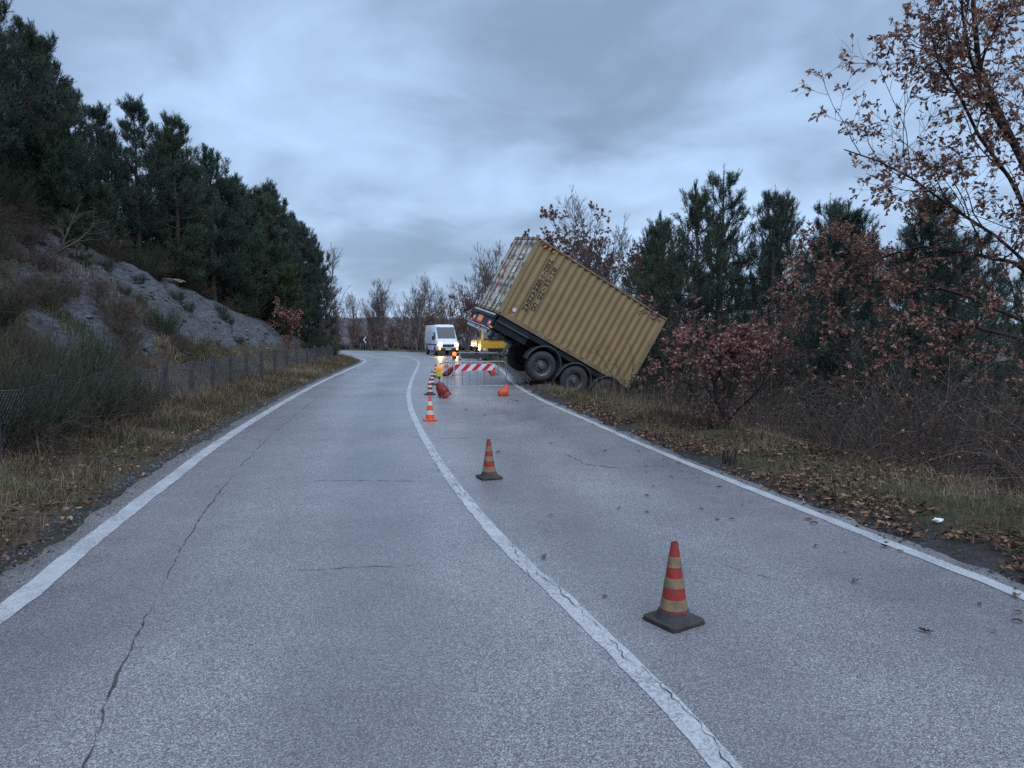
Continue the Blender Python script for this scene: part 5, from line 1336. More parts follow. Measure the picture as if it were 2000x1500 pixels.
# the big brown-leaved oak over the right verge, its limbs laid out one by one
def build_big_oak():
    rg = np.random.default_rng(310); root_at = np.array([8.4, 10.6, 0.0]); root_at[2] = H1(8.4, 10.6)
    trunk = np.array([(8.4, 10.6, root_at[2] - 0.4), (8.3, 10.5, 0.0), (8.15, 10.4, 1.1), (7.95, 10.3, 2.2), (7.55, 10.15, 3.2), (7.15, 10.0, 3.95), (6.65, 9.9, 4.7), (6.25, 9.8, 5.35), (6.08, 9.7, 6.1), (6.02, 9.6, 6.9), (5.95, 9.5, 7.5)])
    limbs = [[(8.0, 10.4, 1.6), (7.4, 10.1, 2.55), (6.7, 9.9, 3.05), (6.0, 9.8, 3.45), (5.3, 9.6, 3.85), (4.75, 9.5, 4.05), (4.3, 9.4, 4.15)],
             [(7.9, 10.3, 2.3), (7.2, 10.2, 2.75), (6.5, 10.2, 3.0), (5.9, 10.3, 3.0), (5.4, 10.4, 2.85), (4.9, 10.5, 2.65), (4.5, 10.5, 2.35)],
             [(7.3, 10.0, 3.7), (7.75, 9.8, 4.4), (7.7, 9.5, 5.1), (7.5, 9.3, 5.7), (7.3, 9.2, 6.1), (7.2, 9.1, 6.4), (7.1, 9.0, 6.7)],
             [(8.2, 10.4, 0.9), (7.5, 10.0, 1.35), (6.9, 9.8, 1.65), (6.3, 9.7, 1.85), (5.8, 9.6, 1.95), (5.3, 9.5, 2.0), (4.9, 9.4, 1.95)],
             [(7.8, 10.2, 2.6), (7.2, 9.9, 3.3), (6.6, 9.6, 3.9), (6.0, 9.4, 4.35), (5.6, 9.2, 4.75), (5.3, 9.1, 5.1), (5.15, 9.0, 5.4)],
             [(8.1, 10.4, 1.3), (7.5, 10.6, 2.0), (6.9, 10.9, 2.4), (6.3, 11.2, 2.6), (5.8, 11.4, 2.7), (5.4, 11.6, 2.7), (5.0, 11.7, 2.6)],
             [(8.3, 10.5, 0.5), (7.8, 9.8, 1.6), (7.4, 9.3, 2.5), (7.0, 8.9, 3.2), (6.7, 8.6, 3.8), (6.5, 8.4, 4.3), (6.3, 8.2, 4.7)],
             [(6.9, 9.95, 4.4), (6.5, 9.7, 4.6), (6.1, 9.5, 4.9), (5.8, 9.4, 5.3), (5.65, 9.3, 5.8), (5.6, 9.2, 6.2), (5.5, 9.2, 6.5)],
             [(8.0, 10.4, 1.9), (8.4, 10.0, 3.2), (8.3, 9.7, 4.3), (8.0, 9.4, 5.0), (7.8, 9.2, 5.6), (7.8, 9.1, 6.2), (7.7, 9.0, 6.7)]]
    TP = trunk[None] - root_at; TR = np.linspace(0.095, 0.012, 11)[None]
    LP = np.array(limbs) - root_at; LP[:, 1:-1] += rg.normal(0, 0.05, LP[:, 1:-1].shape); LR = np.linspace(0.034, 0.009, 7)[None] * rg.uniform(0.7, 1.1, (len(limbs), 1))
    P1, R1 = sub(rg, LP, LR, 14, 0.36, 45, 0.15, 1.0, up=0.05, m=6, wob=0.16, rr=0.5, rmin=0.006)
    Pt, Rt = sub(rg, TP, TR, 15, 0.15, 50, 0.42, 1.0, up=0.08, m=6, wob=0.15, rr=0.4, rmin=0.006)
    P1 = np.vstack([P1, Pt]); R1 = np.vstack([R1, Rt])
    P2, R2 = sub(rg, P1, R1, 7, 0.50, 44, 0.2, 1.0, up=0.03, m=5, wob=0.16, rr=0.55, rmin=0.0035)
    P3, R3 = sub(rg, P2, R2, 6, 0.58, 42, 0.3, 1.0, up=0.02, m=4, wob=0.15, rr=0.6, rmin=0.0026, minlen=0.12)
    # leaves hang in bunches, thick on the low limbs and thin at the top
    tips = P3[:, -1]; zz = tips[:, 2] + root_at[2]
    pr = np.interp(zz, [1.0, 2.2, 3.6, 4.6, 5.4, 8], [0.45, 0.75, 0.95, 0.85, 0.62, 0.50]) * (0.3 + 1.4 * fbm(tips[:, 0] * 1.6, tips[:, 2] * 1.6 + tips[:, 1], 90, 3))
    Q = P3[rg.random(len(tips)) < pr]; p, d = along(rg, Q, 5, 0.4)
    leaf = leaves(rg, p, d, 0.066, OAK, 0.5, 0.6)
    root = tree_from('brown_leaved_oak', tubes(TP, TR, 10), join([tubes(LP, LR, 7), tubes(P1, R1, 5), tubes(P2, R2, 3), tubes(P3, R3, 3)]), leaf, 'bark_dark', 'leaf_brown')
    root.location = root_at; tag(root, 'large half-bare oak with withered brown leaves leaning over the thicket', 'oak tree')


build_big_oak()


# ------------------------------------------------------------------ shrubs
def make_bare_shrub(name, seed, h, stems, bark='twig', arch=0.0, spread=0.5, n2=6, n3=3, leafm=None, nleaf=0, lsize=0.05, rb=0.011):
    rg = np.random.default_rng(seed); m = 8; pts = []
    a = rg.uniform(0, 6.28, stems); rad = rg.uniform(0, 0.35, stems) * h * 0.5
    p = np.stack([np.cos(a) * rad, np.sin(a) * rad, np.full(stems, -0.1)], 1); d = unit(np.stack([np.cos(a) * spread, np.sin(a) * spread, np.ones(stems)], 1) + rg.normal(0, 0.22, (stems, 3)))
    L = h * rg.uniform(0.6, 1.25, stems)[:, None]; pts = [p]
    for k in range(m - 1):
        d = unit(d + rg.normal(0, 0.14, d.shape) + np.array([0, 0, -arch * k / m])); pts.append(pts[-1] + d * L / (m - 1))
    SP = np.stack(pts, 1); SP[:, :, 2] = np.maximum(SP[:, :, 2], -0.05); SR = np.broadcast_to(np.linspace(rb, rb * 0.35, m), SP.shape[:2]).copy()
    P2, R2 = sub(rg, SP, SR, n2, 0.45, 46, 0.12, 1.0, up=0.02, m=5, wob=0.22, rr=0.65, rmin=0.0045)
    P3, R3 = sub(rg, P2, R2, n3, 0.5, 45, 0.2, 1.0, up=0.0, m=4, wob=0.22, rr=0.7, rmin=0.0034)
    root = empty(name)
    link('stems', npmesh('stems', *tubes(SP, SR, 4), smooth=True), 'cane' if bark == 'twig' else bark, root)['kind'] = 'stuff'
    link('twigs', npmesh('twigs', *join([tubes(P2, R2, 3), tubes(P3, R3, 3)])), bark, root)['kind'] = 'stuff'
    if nleaf:
        p, d = along(rg, P3, max(1, nleaf // len(P3) + 1), 0.3); k = rg.permutation(len(p))[:nleaf]
        V, F, r = leaves(rg, p[k], d[k], lsize, DIA); link('leaves', npmesh('leaves', V, F, {'rnd': r}), leafm, root)['kind'] = 'stuff'
    return root


def make_broom(name, seed, h, n, mat='broom', spread=0.45, fine=7):
    """upright bundles of thin green switches"""
    rg = np.random.default_rng(seed); a = rg.uniform(0, 6.28, n); rad = np.sqrt(rg.random(n)) * h * 0.42
    p = np.stack([np.cos(a) * rad, np.sin(a) * rad, np.full(n, -0.05)], 1); d = unit(np.stack([np.cos(a) * spread, np.sin(a) * spread, np.ones(n)], 1) + rg.normal(0, 0.25, (n, 3)))
    L = h * rg.uniform(0.45, 1.1, n)[:, None]; pts = [p]; m = 6
    for k in range(m - 1):
        d = unit(d + rg.normal(0, 0.08, d.shape) + np.array([0, 0, 0.02])); pts.append(pts[-1] + d * L / (m - 1))
    SP = np.stack(pts, 1); SR = np.broadcast_to(np.linspace(0.006, 0.002, m), SP.shape[:2]).copy()
    P2, R2 = sub(rg, SP, SR, fine, 0.38, 22, 0.25, 1.0, up=0.06, m=4, wob=0.06, rr=0.7, rmin=0.0026)
    V, F = join([tubes(SP, SR, 3), tubes(P2, R2, 3)]); r = np.repeat(np.clip(rg.normal(0.5, 0.22, n + len(P2)), 0, 1), np.r_[np.full(n, m * 3), np.full(len(P2), 12)])
    o = link(name, npmesh(name, V, F, {'rnd': r}), mat); return o


broomA = [make_broom('broom_bush', 400 + k, 1.35, 230, fine=8) for k in range(2)]
bi = 0


def broom_at(x, y, s, rz, label, group='broom bushes'):
    global bi
    place(broomA[bi % 2], x, y, rz, s, label, group, 'broom bush'); bi += 1


for y, d, s, lb in ((12.3, 2.3, 0.85, 'big dark broom bush swallowing the start of the wire fence'), (14.2, 2.1, 0.6, 'dark broom bush beside the fence in front of the posts'), (11.0, 2.6, 0.95, 'dark broom bush tangled with dry canes by the fence start'), (10.4, 2.3, 0.75, 'dark broom bush leaning over the first fence post'), (13.1, 2.9, 1.0, 'dark broom bush pushing through the wire mesh'), (9.7, 2.5, 0.9, 'dark broom bush at the very start of the wire fence')):
    x, yy = onl(y, d); broom_at(x, yy, s, y, lb)
for k in range(90):
    y = RS.uniform(11, 24); d = RS.uniform(3.6, 8.8)
    lim = float(np.interp(y, [10, 14, 19, 24], [3.6, 5.0, 7.4, 7.8]))
    if d < lim and RS.random() < 0.88: continue
    x, yy = onl(y, d); broom_at(x, yy, RS.uniform(0.45, 0.95), RS.uniform(0, 6), 'dark broom shrub on the overgrown slope below the pines', 'broom shrubs on the slope')
for k in range(34):
    y = RS.uniform(24, 50); d = RS.uniform(7.2, 10) - max(0, (y - 28) * 0.15)
    x, yy = onl(y, d); broom_at(x, yy, RS.uniform(0.5, 1.0), RS.uniform(0, 6), 'dark broom shrub on the rim above the bare marl', 'broom shrubs on the rim')
for k in range(22):
    y = RS.uniform(15, 44); d = RS.uniform(3.0, 6.5)
    x, yy = onl(y, d); broom_at(x, yy, RS.uniform(0.22, 0.42), RS.uniform(0, 6), 'small dark tuft of broom rooted in the bare marl', 'broom tufts on the marl')
for y, d, s in ((44, 2.9, 0.8), (46, 3.1, 0.9), (48, 2.8, 0.9), (50, 2.6, 0.9), (52, 2.4, 0.8)):
    x, yy = onl(y, d); broom_at(x, yy, s, y, 'dark broom bush crowding the far end of the fence', 'broom bushes at the fence end')

thorn = [make_bare_shrub('bare_shrub', 420 + k, h, st, 'twig', ar, sp, 5, 3, 'leaf_brown', 45, 0.07, 0.0085) for k, (h, st, ar, sp) in enumerate(((2.1, 20, 0.35, 0.6), (1.8, 22, 0.75, 0.8), (2.5, 18, 0.2, 0.5)))]
tl = 0
for y, d, s, k in ((5.6, 4.6, 0.9, 1), (6.6, 4.0, 0.9, 1), (7.4, 3.6, 0.85, 0), (8.3, 4.4, 1.0, 2), (8.9, 3.3, 0.8, 1), (9.8, 3.5, 0.9, 0), (10.4, 4.7, 1.0, 2), (11.2, 3.4, 0.8, 1), (12.0, 4.4, 0.9, 0), (7.0, 5.6, 1.1, 2), (9.0, 5.8, 1.1, 2), (11.0, 6.2, 1.1, 0), (12.8, 3.8, 0.7, 1), (13.6, 5.0, 0.9, 0), (14.8, 4.0, 0.75, 1), (16.0, 5.2, 0.9, 0), (13.4, 7.0, 1.1, 2), (5.0, 6.2, 1.1, 2), (15.5, 7.5, 1.1, 2), (6.0, 5.2, 1.0, 0), (7.8, 5.0, 1.05, 0), (9.6, 4.9, 1.05, 1), (10.8, 5.5, 1.1, 1), (12.4, 5.8, 1.05, 2), (8.2, 6.8, 1.25, 2), (10.0, 7.2, 1.25, 0), (6.4, 7.0, 1.3, 2), (14.4, 6.2, 1.0, 1)):
    x, yy = onr(y, d); place(thorn[k], x, yy, RS.uniform(0, 6.28), s, 'leafless tangled shrub in the thicket along the grassy right verge', 'bare shrubs of the thicket', 'shrub')
for y, d, s, k in ((18.5, 3.6, 0.7, 1), (20.5, 4.6, 0.8, 0), (22.5, 5.2, 0.9, 2), (19.5, 6.0, 1.0, 2), (23.5, 6.4, 0.9, 1), (17.5, 5.0, 0.8, 1), (21.5, 7.4, 1.1, 2), (25.5, 7.0, 1.2, 0)):
    x, yy = onr(y, d); place(thorn[k], x, yy, RS.uniform(0, 6.28), s, 'leafless shrub in the ditch before the container nose', 'bare shrubs by the container nose', 'shrub')
for k in range(16):
    x = RS.uniform(6.5, 20); y = RS.uniform(16, 30); place(thorn[k % 3], x, y, RS.uniform(0, 6), RS.uniform(1.1, 1.7), 'leafless undergrowth shrub deeper in the wood beyond the ditch', 'undergrowth beyond the ditch', 'shrub')
slim = make_bare_shrub('leafless_shrub', 435, 1.9, 7, 'bark_dark', 0.1, 0.5, 6, 3, rb=0.012)
x, y = 3.75, 22.4; place(slim, x, y, 0.3, 1.0, 'slender dark leafless shrub standing against the container side', None, 'shrub')
ever = make_bare_shrub('evergreen_shrub', 440, 1.5, 22, 'bark_dark', 0.1, 0.6, 6, 4, 'leaf_evergreen', 2600, 0.075)
for x, y, s, lb in ((5.2, 24.2, 0.95, 'dark evergreen shrub pressed against the container nose'), (6.4, 23.2, 0.9, 'dark evergreen shrub behind the red-leaved oak trunk'), (4.6, 22.6, 0.55, 'low dark evergreen shrub in the grass before the container nose'), (8.0, 25.0, 1.3, 'large dark evergreen shrub under the pines behind the red-leaved oak'), (9.8, 23.0, 1.3, 'large dark evergreen shrub at the back of the thicket'), (10.5, 17.5, 1.2, 'dark evergreen shrub below the brown-leaved oak limbs'), (13, 20, 1.6, 'broad dark evergreen shrub far behind the oak trunk')):
    place(ever, x, y, RS.uniform(0, 6), s, lb, 'evergreen shrubs', 'shrub')
rustb = make_bare_shrub('rusty_shrub', 450, 1.1, 16, 'bark_dark', 0.1, 0.6, 6, 4, 'leaf_red', 700, 0.06)
x, y = 3.75, 13.1; place(rustb, x, y, 0.5, 0.6, 'red-leaved root shoots at the foot of the small oak', 'red-leaved shrubs', 'shrub')
for y, d, s in ((26, 8.2, 0.8), (31, 7.6, 0.9), (34, 7.2, 0.9)):
    x, yy = onl(y, d); place(rustb, x, yy, y, s, 'rusty shrub at the foot of the front pines', 'rusty shrubs under the pines', 'shrub')
heath = make_bare_shrub('dry_shrub', 460, 0.9, 40, 'heath', 0.15, 0.7, 6, 4, rb=0.006)
for k in range(140):
    y = RS.uniform(10.5, 22); d = RS.uniform(3.0, 9.4)
    if d < float(np.interp(y, [10, 14, 19, 24], [3.0, 4.6, 6.8, 7.4])) and RS.random() < 0.7: continue
    x, yy = onl(y, d); place(heath, x, yy, RS.uniform(0, 6), RS.uniform(0.5, 1.0), 'dry brown shrub among the broom on the slope', 'dry shrubs on the slope', 'shrub')
for y, d, s in ((10.2, 2.6, 1.1), (11.4, 2.0, 0.9), (12.6, 2.2, 1.1), (9.6, 2.0, 0.9), (13.4, 1.9, 0.8), (11.9, 2.9, 1.2)):
    x, yy = onl(y, d); place(heath, x, yy, y, s, 'dry brown canes drooping by the fence start', 'dry canes by the fence', 'shrub')
for y, d, s in ((33.5, 6.1, 0.8), (36.0, 5.6, 0.7)):
    x, yy = onl(y, d); place(heath, x, yy, y, s, 'round dry shrub on the lower rim of the grey marl', 'dry shrubs on the marl rim', 'shrub')

for k in range(46):
    y = RS.uniform(14, 30); d = RS.uniform(6.6, 9.2)
    x, yy = onl(y, d); place(heath, x, yy, RS.uniform(0, 6), RS.uniform(0.6, 1.15), 'dry brown shrub on the rim between bare marl and pines', 'dry shrubs on the upper rim', 'shrub')
# uprooted dead branches, cut stems, rock slab
dead = make_deciduous('dead_branch', 470, 2.6, 0.05, 'bark_dead', None, 0, 0.1, 1.3, DIA, (0.9, 0.2), (8, 4, 3, 0), 0.05, up=-0.03, stems=2)
x, y = onl(21.5, 6.7); place(dead, x, y, 0.2, 0.42, 'pale dead branches sprawling on the slope below the pines', None, 'dead branch', 0.25)
x, y = onl(30.5, 6.6)
blob('rock_slab', 'rock_beige', (x, y, H1(x, y) + 0.10), (0.6, 0.35, 0.12), 8, 'tan flat rock slab jutting from the rim of the grey bank', 'rock', rz=0.3)


def build_cut_stems():
    rg = random.Random(5); x0, y0 = 2.98, 9.75
    root = empty('cut_stems', (x0, y0, H1(x0, y0)), 0, 'cluster of short dark cut stems standing in the leaf litter', 'stump')
    for k in range(7):
        a = rg.uniform(0, 6.28); r = rg.uniform(0, 0.13); h = rg.uniform(0.10, 0.22)
        MB().tube([(r * math.cos(a), r * math.sin(a), -0.05), (1.2 * r * math.cos(a), 1.2 * r * math.sin(a), h * 0.5), (1.5 * r * math.cos(a) + rg.uniform(-0.02, 0.02), 1.5 * r * math.sin(a), h)], [0.018, 0.014, 0.011], 6).build('stem', 'bark_dark', root)


build_cut_stems()


# ------------------------------------------------------------------ wire fence on the left
def build_fence():
    st = [9.2, 10.9, 12.6, 14.3, 16.1, 18.0, 20.0, 22.1, 24.3, 26.6, 29.0, 31.5, 34.1, 36.8, 39.6, 42.4, 45.2, 48.0, 50.5]
    P = []
    for s in st:
        x, y = onl(s, 2.15); P.append((x, y, H1(x, y)))
    root = empty('wire_fence', P[0], 0, 'sagging wire mesh fence on grey posts along the foot of the bank', 'fence'); o = Vector(P[0]); rg = random.Random(3)
    for k, p in enumerate(P):
        q = Vector(p) - o; h = 0.98 + rg.uniform(-0.06, 0.08); lean = (rg.uniform(-0.04, 0.04), rg.uniform(-0.04, 0.04))
        m = MB(); w = 0.055; m.add([(q.x + sx * w + (lean[0] * h if t else 0), q.y + sy * w + (lean[1] * h if t else 0), q.z + (h if t else -0.3)) for t in (0, 1) for sx, sy in ((-1, -1), (1, -1), (1, 1), (-1, 1))],
                               [(0, 3, 2, 1), (4, 5, 6, 7), (0, 1, 5, 4), (1, 2, 6, 5), (2, 3, 7, 6), (3, 0, 4, 7)]); m.build('post', 'fence_post', root, 0.008)
    for k in range(len(P) - 1):
        a, b = np.array(P[k]) - np.array(o), np.array(P[k + 1]) - np.array(o); L = np.linalg.norm(b - a); h = 0.86; step = 0.085 if k < 9 else 0.13
        pa, pb = [], []
        for u in np.arange(-h, L, step):
            for s in (0, 1):
                u0, u1 = (u, u + h) if s == 0 else (u + h, u)
                z0, z1 = 0.05, 0.05 + h
                lo, hi = min(u0, u1), max(u0, u1)
                t0, t1 = max(0.0, (0 - lo) / (hi - lo)), min(1.0, (L - lo) / (hi - lo))
                if t1 <= t0: continue
                f = lambda t: (lo + t * (hi - lo), (z0 + t * (z1 - z0)) if s == 0 else (z1 - t * (z1 - z0)))
                (ua, za), (ub, zb) = f(t0), f(t1)
                sag = lambda uu, zz: -0.05 * math.sin(math.pi * uu / L) * (zz - 0.05) / h
                pa.append(a + (b - a) * ua / L + np.array([0, 0, za + sag(ua, za)])); pb.append(a + (b - a) * ub / L + np.array([0, 0, zb + sag(ub, zb)]))
        A, B = np.array(pa), np.array(pb); PP = np.stack([A, B], 1); V1 = tubes(PP, np.full(PP.shape[:2], 0.0028), 3)
        rails = []
        for zz in (0.06, 0.48, 0.91):
            rails.append([a + (b - a) * u + np.array([0, 0, zz - 0.05 * math.sin(math.pi * u) * (zz - 0.05) / h]) for u in np.linspace(0, 1, 6)])
        RP = np.array(rails); V2 = tubes(RP, np.full(RP.shape[:2], 0.0055), 4)
        link('wire_mesh', npmesh('wire_mesh', *join([V1, V2])), 'fence_wire', root)


build_fence()


# ------------------------------------------------------------------ grass, leaf litter, shale (uncountable)
def blades(rg, x, y, h, w, lean=0.5, clump=None):
    n = len(x); z = Hf(x, y) - 0.02; a = rg.uniform(0, 6.28, n); b = a + math.pi / 2 + rg.normal(0, 0.5, n); L = h * rg.uniform(0.5, 1.3, n)
    ln = np.abs(rg.normal(0, lean, n)) + 0.05; dx, dy = np.cos(a) * ln, np.sin(a) * ln; wx, wy = np.cos(b) * w / 2, np.sin(b) * w / 2
    base = np.stack([x, y, z], 1); sd = np.stack([wx, wy, np.zeros(n)], 1); sd = sd * np.ones((n, 1)) if np.ndim(w) == 0 else sd
    mid = base + np.stack([dx * 0.35 * L, dy * 0.35 * L, 0.58 * L * np.cos(ln * 0.5)], 1); tip = base + np.stack([dx * L, dy * L, L * np.cos(np.minimum(ln, 1.35))], 1)
    V = np.stack([base - sd, base + sd, mid - sd * 0.75, mid + sd * 0.75, tip], 1).reshape(-1, 3); o = np.arange(n)[:, None] * 5
    F = np.vstack([o + np.array([0, 1, 3]), o + np.array([0, 3, 2]), o + np.array([2, 3, 4])])
    return V, F


def scatter_dl(rg, n, y0, y1, d0, d1, side, p=1.0):
    """points between stations y0..y1 and d0..d1 metres outside the edge line, denser near"""
    u = rg.random(n) ** p; yy = y0 + (y1 - y0) * u; d = rg.uniform(d0, d1, n); C = DL if side < 0 else DR; N = normals(C)
    i = np.interp(yy, C[:, 1], np.arange(len(C))).astype(int); s = 1 if side < 0 else -1
    return C[i, 0] + s * N[i, 0] * d + rg.normal(0, 0.05, n), C[i, 1] + s * N[i, 1] * d + rg.normal(0, 0.05, n), d


def grass(name, mat, label, specs, seed):
    rg = np.random.default_rng(seed); parts = []; tones = []
    for n, y0, y1, d0, d1, side, h, w, lean, p, fs, th in specs:
        x, y, d = scatter_dl(rg, n, y0, y1, d0, d1, side, p)
        k = fbm(x * fs, y * fs, seed, 3); keep = k > th; x, y, k, d = x[keep], y[keep], k[keep], d[keep]
        ww = w * np.clip(np.hypot(x, y) / 9, 0.8, 2.6)
        e = np.clip((d - 0.25) / 0.6, 0.3, 1.0)
        parts.append(blades(rg, x, y, h * (0.25 + 1.5 * fbm(x * 1.5, y * 1.5, seed + 4, 3) ** 1.3) * e, ww, lean * (0.6 + 0.8 * fbm(x * 0.8, y * 0.8, seed + 14, 2)))); tones.append(np.repeat(np.clip(0.45 + (fbm(x * 0.9, y * 0.9, seed + 9, 3) - 0.5) * 1.0 + rg.normal(0, 0.2, len(x)), 0, 1), 5))
    V, F = join(parts); o = link(name, npmesh(name, V, F, {'rnd': np.concatenate(tones)}), mat); tag(o, label, 'grass', kind='stuff')


# (count, y0, y1, d0, d1, side, height, width, lean, density power, patch scale, patch threshold)
grass('grass', 'grass_dry', 'dry straw-coloured grass along both verges',
      ((46000, 3.5, 26, 0.55, 3.6, -1, 0.29, 0.006, 1.0, 1.3, 0.9, 0.40), (24000, 24, 62, 0.45, 3.2, -1, 0.30, 0.006, 0.6, 1.2, 0.5, 0.30), (12000, 9, 24, 2.4, 9.0, -1, 0.30, 0.006, 0.9, 1.0, 0.5, 0.50),
       (30000, 3.5, 20, 0.7, 4.2, 1, 0.19, 0.005, 1.15, 1.2, 1.1, 0.42), (14000, 13, 29, 0.9, 4.6, 1, 0.30, 0.006, 0.6, 1.0, 0.6, 0.40), (9000, 28, 90, 0.6, 5, 1, 0.45, 0.007, 0.5, 1.0, 0.4, 0.35), (1500, 17, 23, 1.2, 3.0, 1, 0.80, 0.005, 0.25, 1.0, 0.8, 0.5)), 501)
grass('grass', 'grass_green', 'short green grass growing in patches on both verges',
      ((34000, 3.4, 26, 0.36, 1.5, -1, 0.12, 0.005, 0.9, 1.4, 0.8, 0.44), (14000, 3.4, 24, 1.2, 2.6, -1, 0.2, 0.005, 0.8, 1.3, 0.8, 0.54), (12000, 10, 24, 2.4, 5.0, -1, 0.30, 0.006, 0.5, 1.0, 0.5, 0.52), (60000, 3.5, 24, 0.60, 3.3, 1, 0.095, 0.005, 1.1, 1.25, 0.9, 0.43), (8000, 26, 80, 0.5, 3, 1, 0.2, 0.008, 0.5, 1.0, 0.5, 0.5)), 502)


def litter(name, label, specs, seed):
    rg = np.random.default_rng(seed); parts = []; rr = []; o = 0; Fs = []
    for n, y0, y1, d0, d1, side, p, th in specs:
        x, y, d = scatter_dl(rg, n, y0, y1, d0, d1, side, p); k = fbm(x * 0.9, y * 0.9, seed, 3) > th; x, y = x[k], y[k]
        pos = np.stack([x, y, Hf(x, y) + rg.uniform(0.008, 0.05, len(x))], 1); a = rg.uniform(0, 6.28, len(x))
        V, F, r = leaves(rg, pos, np.stack([np.cos(a), np.sin(a), np.zeros(len(x))], 1), 0.07, OAK, 0.6, 0.0, 0.66); parts.append(V); Fs.append(F + o); o += len(V); rr.append(r)
    ob = link(name, npmesh(name, np.vstack(parts), np.vstack(Fs), {'rnd': np.concatenate(rr)}), 'litter'); tag(ob, label, 'leaves', kind='stuff')


litter('fallen_leaves', 'carpet of fallen brown leaves on the verges', ((6500, 3.2, 19, 0.24, 1.3, 1, 1.3, 0.44), (5200, 3.2, 19, 1.1, 2.8, 1, 1.3, 0.42), (5200, 4, 18, 2.4, 6.0, 1, 1.1, 0.36), (5000, 3.4, 18, 0.40, 3.0, -1, 1.2, 0.42), (1800, 17, 30, 0.5, 3.5, 1, 1.0, 0.4)), 601)


def build_shale():
    rg = np.random.default_rng(620); n = 5200; x, y, d = scatter_dl(rg, n, 13, 46, 2.7, 8.0, -1, 1.0); k = (np.abs(d - 6.2 + (y - 22) * 0.25 + (fbm(x, y, 3, 2) - 0.5) * 2) < 0.5) | (rg.random(n) < 0.25); x, y = x[k], y[k]; n = len(x)
    s = np.minimum(rg.exponential(0.022, n) + 0.010, 0.12); B = np.array([(-1, -1, -.3), (1, -1, -.3), (1, 1, -.3), (-1, 1, -.3), (-.7, -.7, .35), (.8, -.6, .3), (.7, .8, .4), (-.8, .7, .3)])
    q = rg.normal(0, 0.16, (n, 8, 3)); a = rg.uniform(0, 6.28, n); c, sn = np.cos(a)[:, None], np.sin(a)[:, None]; P = B[None] + q; X = P[:, :, 0] * c * 1.3 - P[:, :, 1] * sn; Y = P[:, :, 0] * sn * 1.3 + P[:, :, 1] * c
    V = np.stack([X, Y, P[:, :, 2] * 0.8], 2) * s[:, None, None] + np.stack([x, y, Hf(x, y)], 1)[:, None, :]
    F = np.array([(0, 3, 2, 1), (4, 5, 6, 7), (0, 1, 5, 4), (1, 2, 6, 5), (2, 3, 7, 6), (3, 0, 4, 7)]); F = (np.arange(n)[:, None, None] * 8 + F[None]).reshape(-1, 4)
    tag(link('shale_debris', npmesh('shale_debris', V.reshape(-1, 3), F, {'rnd': np.repeat(rg.random(n), 8)}), 'shale'), 'loose grey shale flakes strewn down the bare bank', 'gravel', kind='stuff')


build_shale()


def build_gravel():
    rg = np.random.default_rng(630); parts = []; tone = []
    for side, d0, d1, n in ((-1, 0.22, 0.62, 8000), (1, 0.12, 0.6, 4500)):
        x, y, d = scatter_dl(rg, n, 2.6, 24, d0, d1, side, 1.5); n = len(x); s = np.minimum(rg.exponential(0.006, n) + 0.004, 0.03)
        T = np.array([(1, 0, -.2), (-.5, .85, -.2), (-.5, -.85, -.2), (0, 0, .75)]); q = rg.normal(0, 0.2, (n, 4, 3)); V = (T[None] + q) * s[:, None, None] + np.stack([x, y, np.maximum(Hf(x, y), np.where(d < 0.26, 0.001, -1))], 1)[:, None, :]
        F = (np.arange(n)[:, None, None] * 4 + np.array([(0, 1, 3), (1, 2, 3), (2, 0, 3)])[None]).reshape(-1, 3); parts.append((V.reshape(-1, 3), F)); tone.append(np.repeat(rg.random(n) * (0.8 if side < 0 else 0.35), 4))
    V, F = join(parts); tag(link('gravel', npmesh('gravel', V, F, {'rnd': np.concatenate(tone)}), 'shale'), 'loose crumbs of asphalt and gravel along both road edges', 'gravel', kind='stuff')


build_gravel()


def build_torn_soil():
    rg = np.random.default_rng(635); n = 1400; x = rg.normal(1.7, 0.9, n); y = rg.normal(24.2, 1.1, n); s = np.minimum(rg.exponential(0.035, n) + 0.012, 0.16); k = DRf(x, y) > 0.2; x, y, s = x[k], y[k], s[k]; n = len(x)
    B = np.array([(-1, -1, -.5), (1, -1, -.5), (1, 1, -.5), (-1, 1, -.5), (-.7, -.7, .5), (.8, -.6, .45), (.7, .8, .6), (-.8, .7, .5)]); V = (B[None] + rg.normal(0, 0.25, (n, 8, 3))) * s[:, None, None] + np.stack([x, y, Hf(x, y)], 1)[:, None, :]
    F = np.array([(0, 3, 2, 1), (4, 5, 6, 7), (0, 1, 5, 4), (1, 2, 6, 5), (2, 3, 7, 6), (3, 0, 4, 7)]); F = (np.arange(n)[:, None, None] * 8 + F[None]).reshape(-1, 4)
    tag(link('torn_soil', npmesh('torn_soil', V.reshape(-1, 3), F), 'soil'), 'clods of dark soil torn up round the trailer wheels', 'soil', kind='stuff')


build_torn_soil()


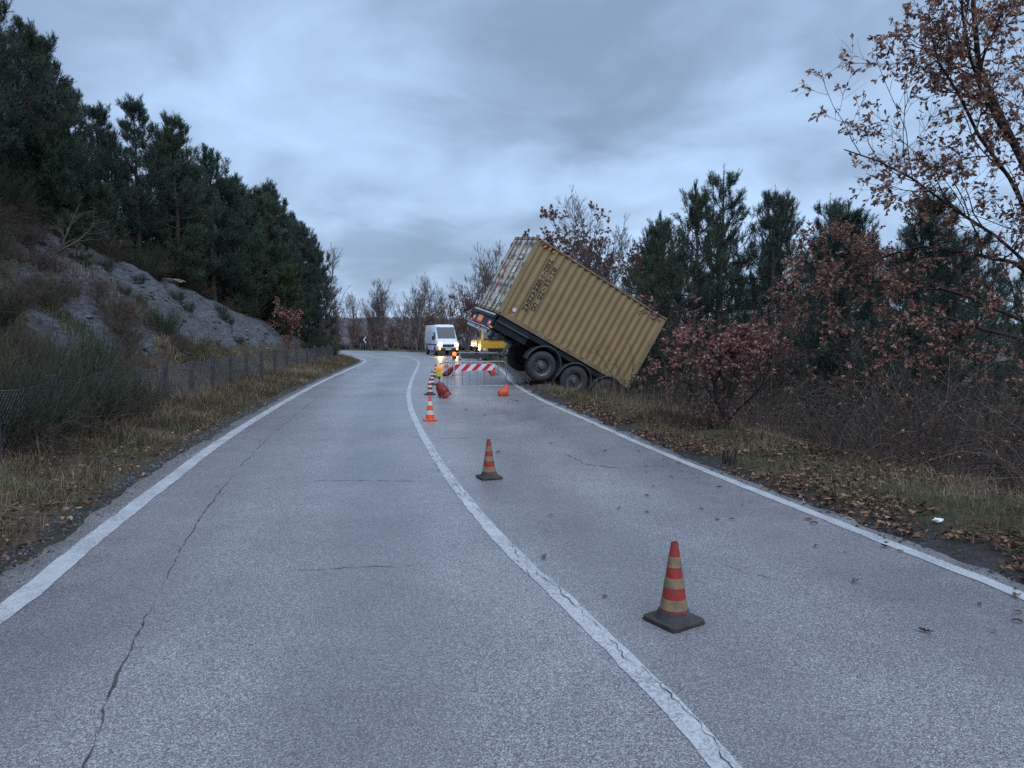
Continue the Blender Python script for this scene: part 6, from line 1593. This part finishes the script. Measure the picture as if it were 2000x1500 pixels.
def build_road_leaves():
    rg = np.random.default_rng(640); V, F, r = None, None, None
    protos = []
    for k in range(4):
        V, F, r = leaves(rg, np.zeros((1, 3)), np.array([[1.0, 0, 0]]), 0.085, OAK, 0.45, 0.0, 0.8); V = V - V.mean(0); V[:, 2] -= V[:, 2].min()
        me = npmesh('fallen_leaf', V, F, {'rnd': np.full(len(V), rg.uniform(0.2, 0.7))}); me.materials.append(MATS['litter']); protos.append(me)
    for k in range(62):
        y = 4.2 + 16 * rg.random() ** 1.3; C = DR; i = int(np.interp(y, C[:, 1], np.arange(len(C)))); d = rg.exponential(0.9) + 0.05
        if d > 3.1: continue
        x = C[i, 0] - d
        o = bpy.data.objects.new('fallen_leaf', protos[k % 4]); COL.objects.link(o); o.location = (x, C[i, 1], 0.0085); o.rotation_euler = (0, 0, rg.uniform(0, 6.28)); o.scale = (rg.uniform(0.6, 1.1),) * 3
        tag(o, 'single dry brown leaf lying on the asphalt of the closed lane', 'leaf', 'leaves lying on the closed lane')


build_road_leaves()


# far wooded ridge, one mass
def build_far_wood():
    rg = np.random.default_rng(660); n = 15000; a = rg.uniform(-0.62, 0.35, n); r = rg.uniform(330, 900, n) ; x, y = np.sin(a) * r, np.cos(a) * r
    z = Hf(x, y); h = rg.uniform(3, 6.5, n); w = rg.uniform(1.5, 3.5, n); V = []; F = []
    ang = rg.uniform(0, 6.28, (n, 1)) + np.arange(5)[None] * 1.2566
    ring = np.stack([x[:, None] + np.cos(ang) * w[:, None], y[:, None] + np.sin(ang) * w[:, None], (z + h * 0.45)[:, None] + rg.normal(0, 0.6, (n, 5))], 2)
    top = np.stack([x + rg.normal(0, 0.6, n), y, z + h], 1)[:, None]; bot = np.stack([x, y, z - 0.5], 1)[:, None]
    V = np.concatenate([ring, top, bot], 1).reshape(-1, 3); o = np.arange(n)[:, None] * 7
    F = np.vstack([o + np.array([j, (j + 1) % 5, 5]) for j in range(5)] + [o + np.array([(j + 1) % 5, j, 6]) for j in range(5)])
    tag(link('distant_wood', npmesh('distant_wood', V, F, {'rnd': np.repeat(rg.random(n), 7)}), 'far_wood_hazed'), 'brown woodland on the far ridge beyond the bend, paled by painted-in haze', 'wood', kind='stuff')


build_far_wood()
